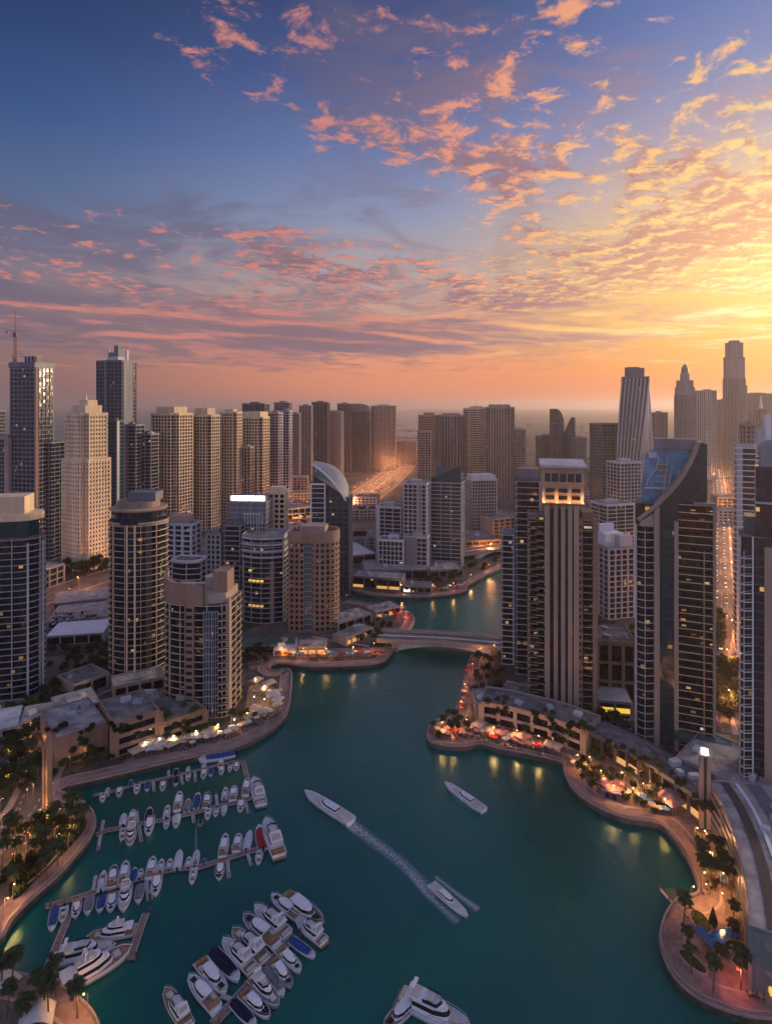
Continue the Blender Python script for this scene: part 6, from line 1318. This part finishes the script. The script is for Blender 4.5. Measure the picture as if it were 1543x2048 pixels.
# cars
def car_proto(name, m_, lamp):
    r = MB(); r.box(0,0,.35,.95,4.4,1.8); r.cur = 1; r.box(-.2,0,.95,1.45,2.3,1.55); r.cur = 2
    for x in (-1.4,1.4):
        for y in (-.85,.85): r.tube((x,y-.1,.33),(x,y+.1,.33),.33,8)
    r.cur = 3
    for y in (-.6,.6): r.box(2.2,y,.55,.8,.1,.4)
    r.cur = 4
    for y in (-.6,.6): r.box(-2.2,y,.6,.82,.1,.4)
    o = r.build(name, [m_, TINT, MT['black'], EM['white'] if lamp else MT['pale'], EM['red'] if lamp else MT['rust']]); tag(o, '', 'car'); return o
CP = {c: mat('car_'+c, k, .35, .5, var=0) for c, k in dict(white=(.7,.7,.7), silver=(.42,.43,.45), black=(.02,.02,.022), red=(.3,.03,.03)).items()}
CARS = {c: car_proto('car', m_, True) for c, m_ in CP.items()}; PARK = {c: car_proto('parked_car', m_, False) for c, m_ in CP.items()}
def traffic(path, lanes, step, label, group, seed, t0=0., t1=1., zz=GZ+.07):
    rg = random.Random(seed)
    for d in lanes:
        sp = side(path, d); acc = rg.uniform(0, step)
        for i, (a, b_) in enumerate(zip(sp, sp[1:])):
            l_ = (b_-a).length; u = (b_-a).normalized()
            if not t0 <= i/len(sp) <= t1: continue
            while acc < l_:
                p = a+u*acc; c = rg.choice(['white','silver','white','black','red']); place(CARS[c], p.x, p.y, label.replace('*', c), group, math.atan2(u.y, u.x)+(PI if d > 0 else 0), 1.0, zz); acc += step*rg.uniform(.5, 1.6)
            acc -= l_
traffic(inner, (-13, -6, 6, 13), 24, '* car with lit lamps on the inner street', 'cars on the inner street', 1, .1, .85)
traffic(coast, (-14, -6, 6, 14), 46, '* car with lit lamps on the coastal road', 'cars on the coastal road', 2, .5, .98)
traffic(coast, (-12, 12), 60, '* car with lit lamps on the coastal road by the sandy tower', 'cars on the coastal road by the sandy tower', 3, .08, .3)
def carpark(A, B, rows_, cols, label, group, seed, z_=GZ+.05, dy=9):
    rg = random.Random(seed); a, b_ = Vector(at(*A, z_)), Vector(at(*B, z_)); u = (b_-a).normalized(); v_ = Vector((-u.y, u.x)); an = math.atan2(v_.y, v_.x)
    for r_ in range(rows_):
        for c_ in range(cols):
            if rg.random() < .25: continue
            p = a+(b_-a)*(c_/max(1, cols-1))+v_*dy*r_
            if z_ < 4 and not free(p.x, p.y, 2): continue
            c = rg.choice(['white','silver','white','black']); place(PARK[c], p.x, p.y, label.replace('*', c), group, an+(PI if rg.random() < .5 else 0), 1.0, z_)
carpark((100,1249), (216,1238), 3, 16, '* car parked on the flat deck between the left towers', 'cars parked on the flat deck', 1, GZ+5.36)
carpark((724,1004), (812,956), 3, 16, '* car parked in the open lot beside the coastal road', 'cars parked by the coastal road', 2)
carpark((1200,1452), (1262,1458), 2, 12, '* car parked by the hotel garden', 'cars parked by the hotel garden', 3)
# single pieces on the quays
def tent(A, wd_, dp, hh_, rot, label):
    x, y = at(*A); r = thing('tensile_canopy', label, 'canopy', (x, y, GZ), rot); N_ = 8
    rows = [[(wd_*(i/N_-.5), dp*(j/N_-.5), hh_*(.45+.55*(1-(2*i/N_-1)**2))*(1-.28*(2*j/N_-1)**2)) for i in range(N_+1)] for j in range(N_+1)]; MB().grid(rows).build('roof_cloth', CLOTH['white'], r, True)
    for (i, j) in ((0,0),(N_,0),(0,N_),(N_,N_)): p = rows[j][i]; MB().tube((p[0],p[1],0), p, .12, 6).build('mast', MT['steel'], r)
    for i in (0, N_):
        g = MB(); e_ = [rows[j][i] for j in range(N_+1)]
        for a, b_ in zip(e_, e_[1:]): g.tube(a, b_, .1, 5)
        g.build('edge_tube', MT['steel'], r)
    return r
tent((74,2052), 8, 6.5, 5.5, R(20), 'white vaulted fabric roof among palms at the picture foot')
tent((2,1974), 9, 5, 3.5, R(-8), 'flat pale fabric roof at the picture edge above the palm tip')
# round terrace: planters, pools, steps, landing
gw = MT['tan']
def planter(A, rx, ry, label, h_=.7, green=True, rot=0.):
    x, y = at(*A); r = thing('planter', label, 'planter', (x, y, GZ+.05), rot); o = [(rx*math.cos(2*PI*i/20), ry*math.sin(2*PI*i/20)) for i in range(20)]
    MB().ring(offset(o, .2), offset(o, -.2), 0, h_).build('kerb', MT['tan'], r); MB().prism(offset(o, -.2), 0, h_-.15).build('planting' if green else 'water_surface', leafm2 if green else GL['bright'], r); return r
planter((1470,1896), 3.2, 2.0, 'oval stone planter on the round terrace beside the blue parasols'); planter((1400,1846), 2.6, 4.2, 'curved planter under the orange lamp on the round terrace'); planter((1440,1876), 5.5, 2.2, 'shallow blue pool edged in stone on the round terrace', .5, False, .4); planter((1384,1926), 2.0, 4.2, 'slim curved planter following the round quay', .6, True, .5)
planter((1506,1930), 6, 3, 'broad dark planter beside the pale corner house', .8)
x, y = at(1425, 1850); r = thing('clipped_cone', 'dark green clipped cone tree standing on the round terrace', 'shrub', (x, y, GZ)); MB().lathe([(1.1,.4),(1.3,1.0),(.7,3.6),(.1,5.6)],14).build('crown', leafm2, r); MB().tube((0,0,0),(0,0,.5),.2,8).build('trunk', bark, r)
x, y = at(1378, 1838); r = thing('ring_sculpture', 'round copper ring sculpture under the orange lamp', 'sculpture', (x, y, GZ)); g = MB(); cp = [(1.6*math.cos(2*PI*i/20), 0, 2.0+1.6*math.sin(2*PI*i/20)) for i in range(21)]
for a, b_ in zip(cp, cp[1:]): g.tube(a, b_, .22, 6)
g.build('ring', MT['rust'], r); MB().lathe([(.8,0),(.7,.4)],10).build('base', MT['tan'], r)
x, y = at(1350, 1786, .6); r = thing('landing_stage', 'green floating landing stage against the round terrace', 'pontoon', (x, y, 0), R(14)); MB().box(0,0,.2,.7,6,4.2).build('deck', mat('green_deck', (.10,.16,.12), .8, .2), r); MB().box(1.6,.2,.7,1.5,1.6,1.4).build('locker', MT['dark'], r); MB().box(-3.6,.2,.15,.55,.8,5.5).build('gangway', PALEP, r)
for y_ in (-2.2, 2.2): MB().tube((-4.3,y_,-1),(-4.3,y_,2.4),.2,8).build('pile', POST, r)
x, y = at(1222, 1592); r = thing('kiosk', 'violet square kiosk on the curved promenade', 'kiosk', (x, y, GZ), R(-25)); MB().box(0,0,0,3,6,5).build('wall', mat('violet_wall', (.14,.10,.24), .7, .2), r); MB().box(0,0,3,3.3,7.4,6.2).build('roof', mat('violet_roof', (.16,.13,.26), .7, .2), r); MB().box(0,-2.55,.4,2.4,4,.15).build('window', TINT, r)  # walls and roof are both coloured violet
# lawns and terraces lying on the ground
def patch(pts, m_, name, z_=GZ+.035):
    W_ = smooth_path([Vector(at(*p)) for p in pts], 4, True); g = MB(); g.v = [(p.x, p.y, z_) for p in W_]; g.quad(*range(len(W_))); return struct(g.build(name, m_))
terr = mat('terrace_paving', (.28,.20,.17), .75, .25, var=.2, vs=.25)
patch([(20,1770),(60,1720),(110,1670),(140,1625),(168,1630),(172,1655),(130,1705),(80,1752),(30,1800)], grassm, 'lawn')
patch([(250,1530),(330,1508),(420,1488),(490,1470),(530,1448),(556,1420),(560,1390),(540,1370),(500,1372),(490,1420),(470,1452),(380,1480),(270,1510)], terr, 'terrace')
patch([(505,1340),(540,1318),(640,1314),(760,1310),(775,1296),(700,1296),(560,1300),(500,1320)], terr, 'terrace', GZ+.032)
patch([(872,1478),(900,1486),(940,1480),(1000,1488),(1110,1512),(1150,1540),(1170,1512),(1100,1484),(960,1448),(890,1448),(868,1460)], terr, 'terrace')
patch([(1150,1545),(1172,1580),(1240,1618),(1320,1630),(1390,1700),(1404,1770),(1450,1800),(1470,1790),(1440,1700),(1400,1655),(1300,1575),(1180,1505)], terr, 'terrace')
patch([(1340,1830),(1335,1890),(1360,1945),(1420,1995),(1520,2020),(1540,1960),(1490,1880),(1470,1810),(1400,1795)], terr, 'terrace')
patch([(926,1420),(945,1360),(958,1315),(990,1315),(960,1400),(945,1430)], terr, 'terrace')
patch([(1432,1292),(1434,1225),(1450,1240),(1448,1290)], grassm, 'lawn', GZ+.10)

rg = random.Random(77)
def roofgarden(pts, d0, d1, n_, z_, label, group, prs):
    W_ = [Vector(at(*p, z_)) for p in pts]
    for _ in range(n_):
        k = rg.random()*(len(W_)-1); i = int(k); p = W_[i].lerp(W_[i+1], k-i); u = (W_[i+1]-W_[i]).normalized(); q_ = p+Vector((-u.y, u.x))*rg.uniform(d0, d1)
        if any((q_.x-a)**2+(q_.y-b_)**2 < (r_*.8)**2 for a, b_, r_ in OCC): continue
        pr = rg.choice(prs); place(pr, q_.x, q_.y, label.replace('*', dict(palm_tree='palm', leafy_tree='leafy tree', olive_tree='olive toned tree', shrub='shrub')[pr.name.split('.')[0]]), group, rg.uniform(0, 6), rg.uniform(.5, .9), z_)

roofgarden([(964,1437),(1010,1444),(1100,1468),(1162,1495)], 2, 15, 26, GZ+10.4, '* in the roof garden on top of the stone podium', 'roof garden on the stone podium', trees[2:]+palms[2:])
roofgarden([(1182,1490),(1240,1520),(1300,1560),(1360,1602),(1398,1632)], 2, 11, 22, GZ+7.9, '* in tubs on the roof of the dark retail terrace', 'tub planting on the retail terrace roof', trees[3:]+trees[2:3])
roofgarden([(326,1478),(406,1450)], 2, 20, 12, GZ+8.9, '* round the roof pool deck of the lower podium wing', 'pool deck planting', trees[3:]+palms[2:])
roofgarden([(236,1500),(314,1470)], 3, 22, 9, GZ+14.9, '* on the roof of the two row podium', 'two row podium roof planting', trees[3:])
roofgarden([(120,1520),(208,1490)], 5, 27, 8, GZ+12.9, '* on the roof of the plain brown podium', 'plain podium roof planting', trees[3:])

for c in list(CARS.values())+list(PARK.values())+palms+trees+[LA, LW, LR, LT, LB_, PA, TB, CN]:
    if id(c) not in used:
        for k_ in list(c.children): bpy.data.objects.remove(k_)
        bpy.data.objects.remove(c)
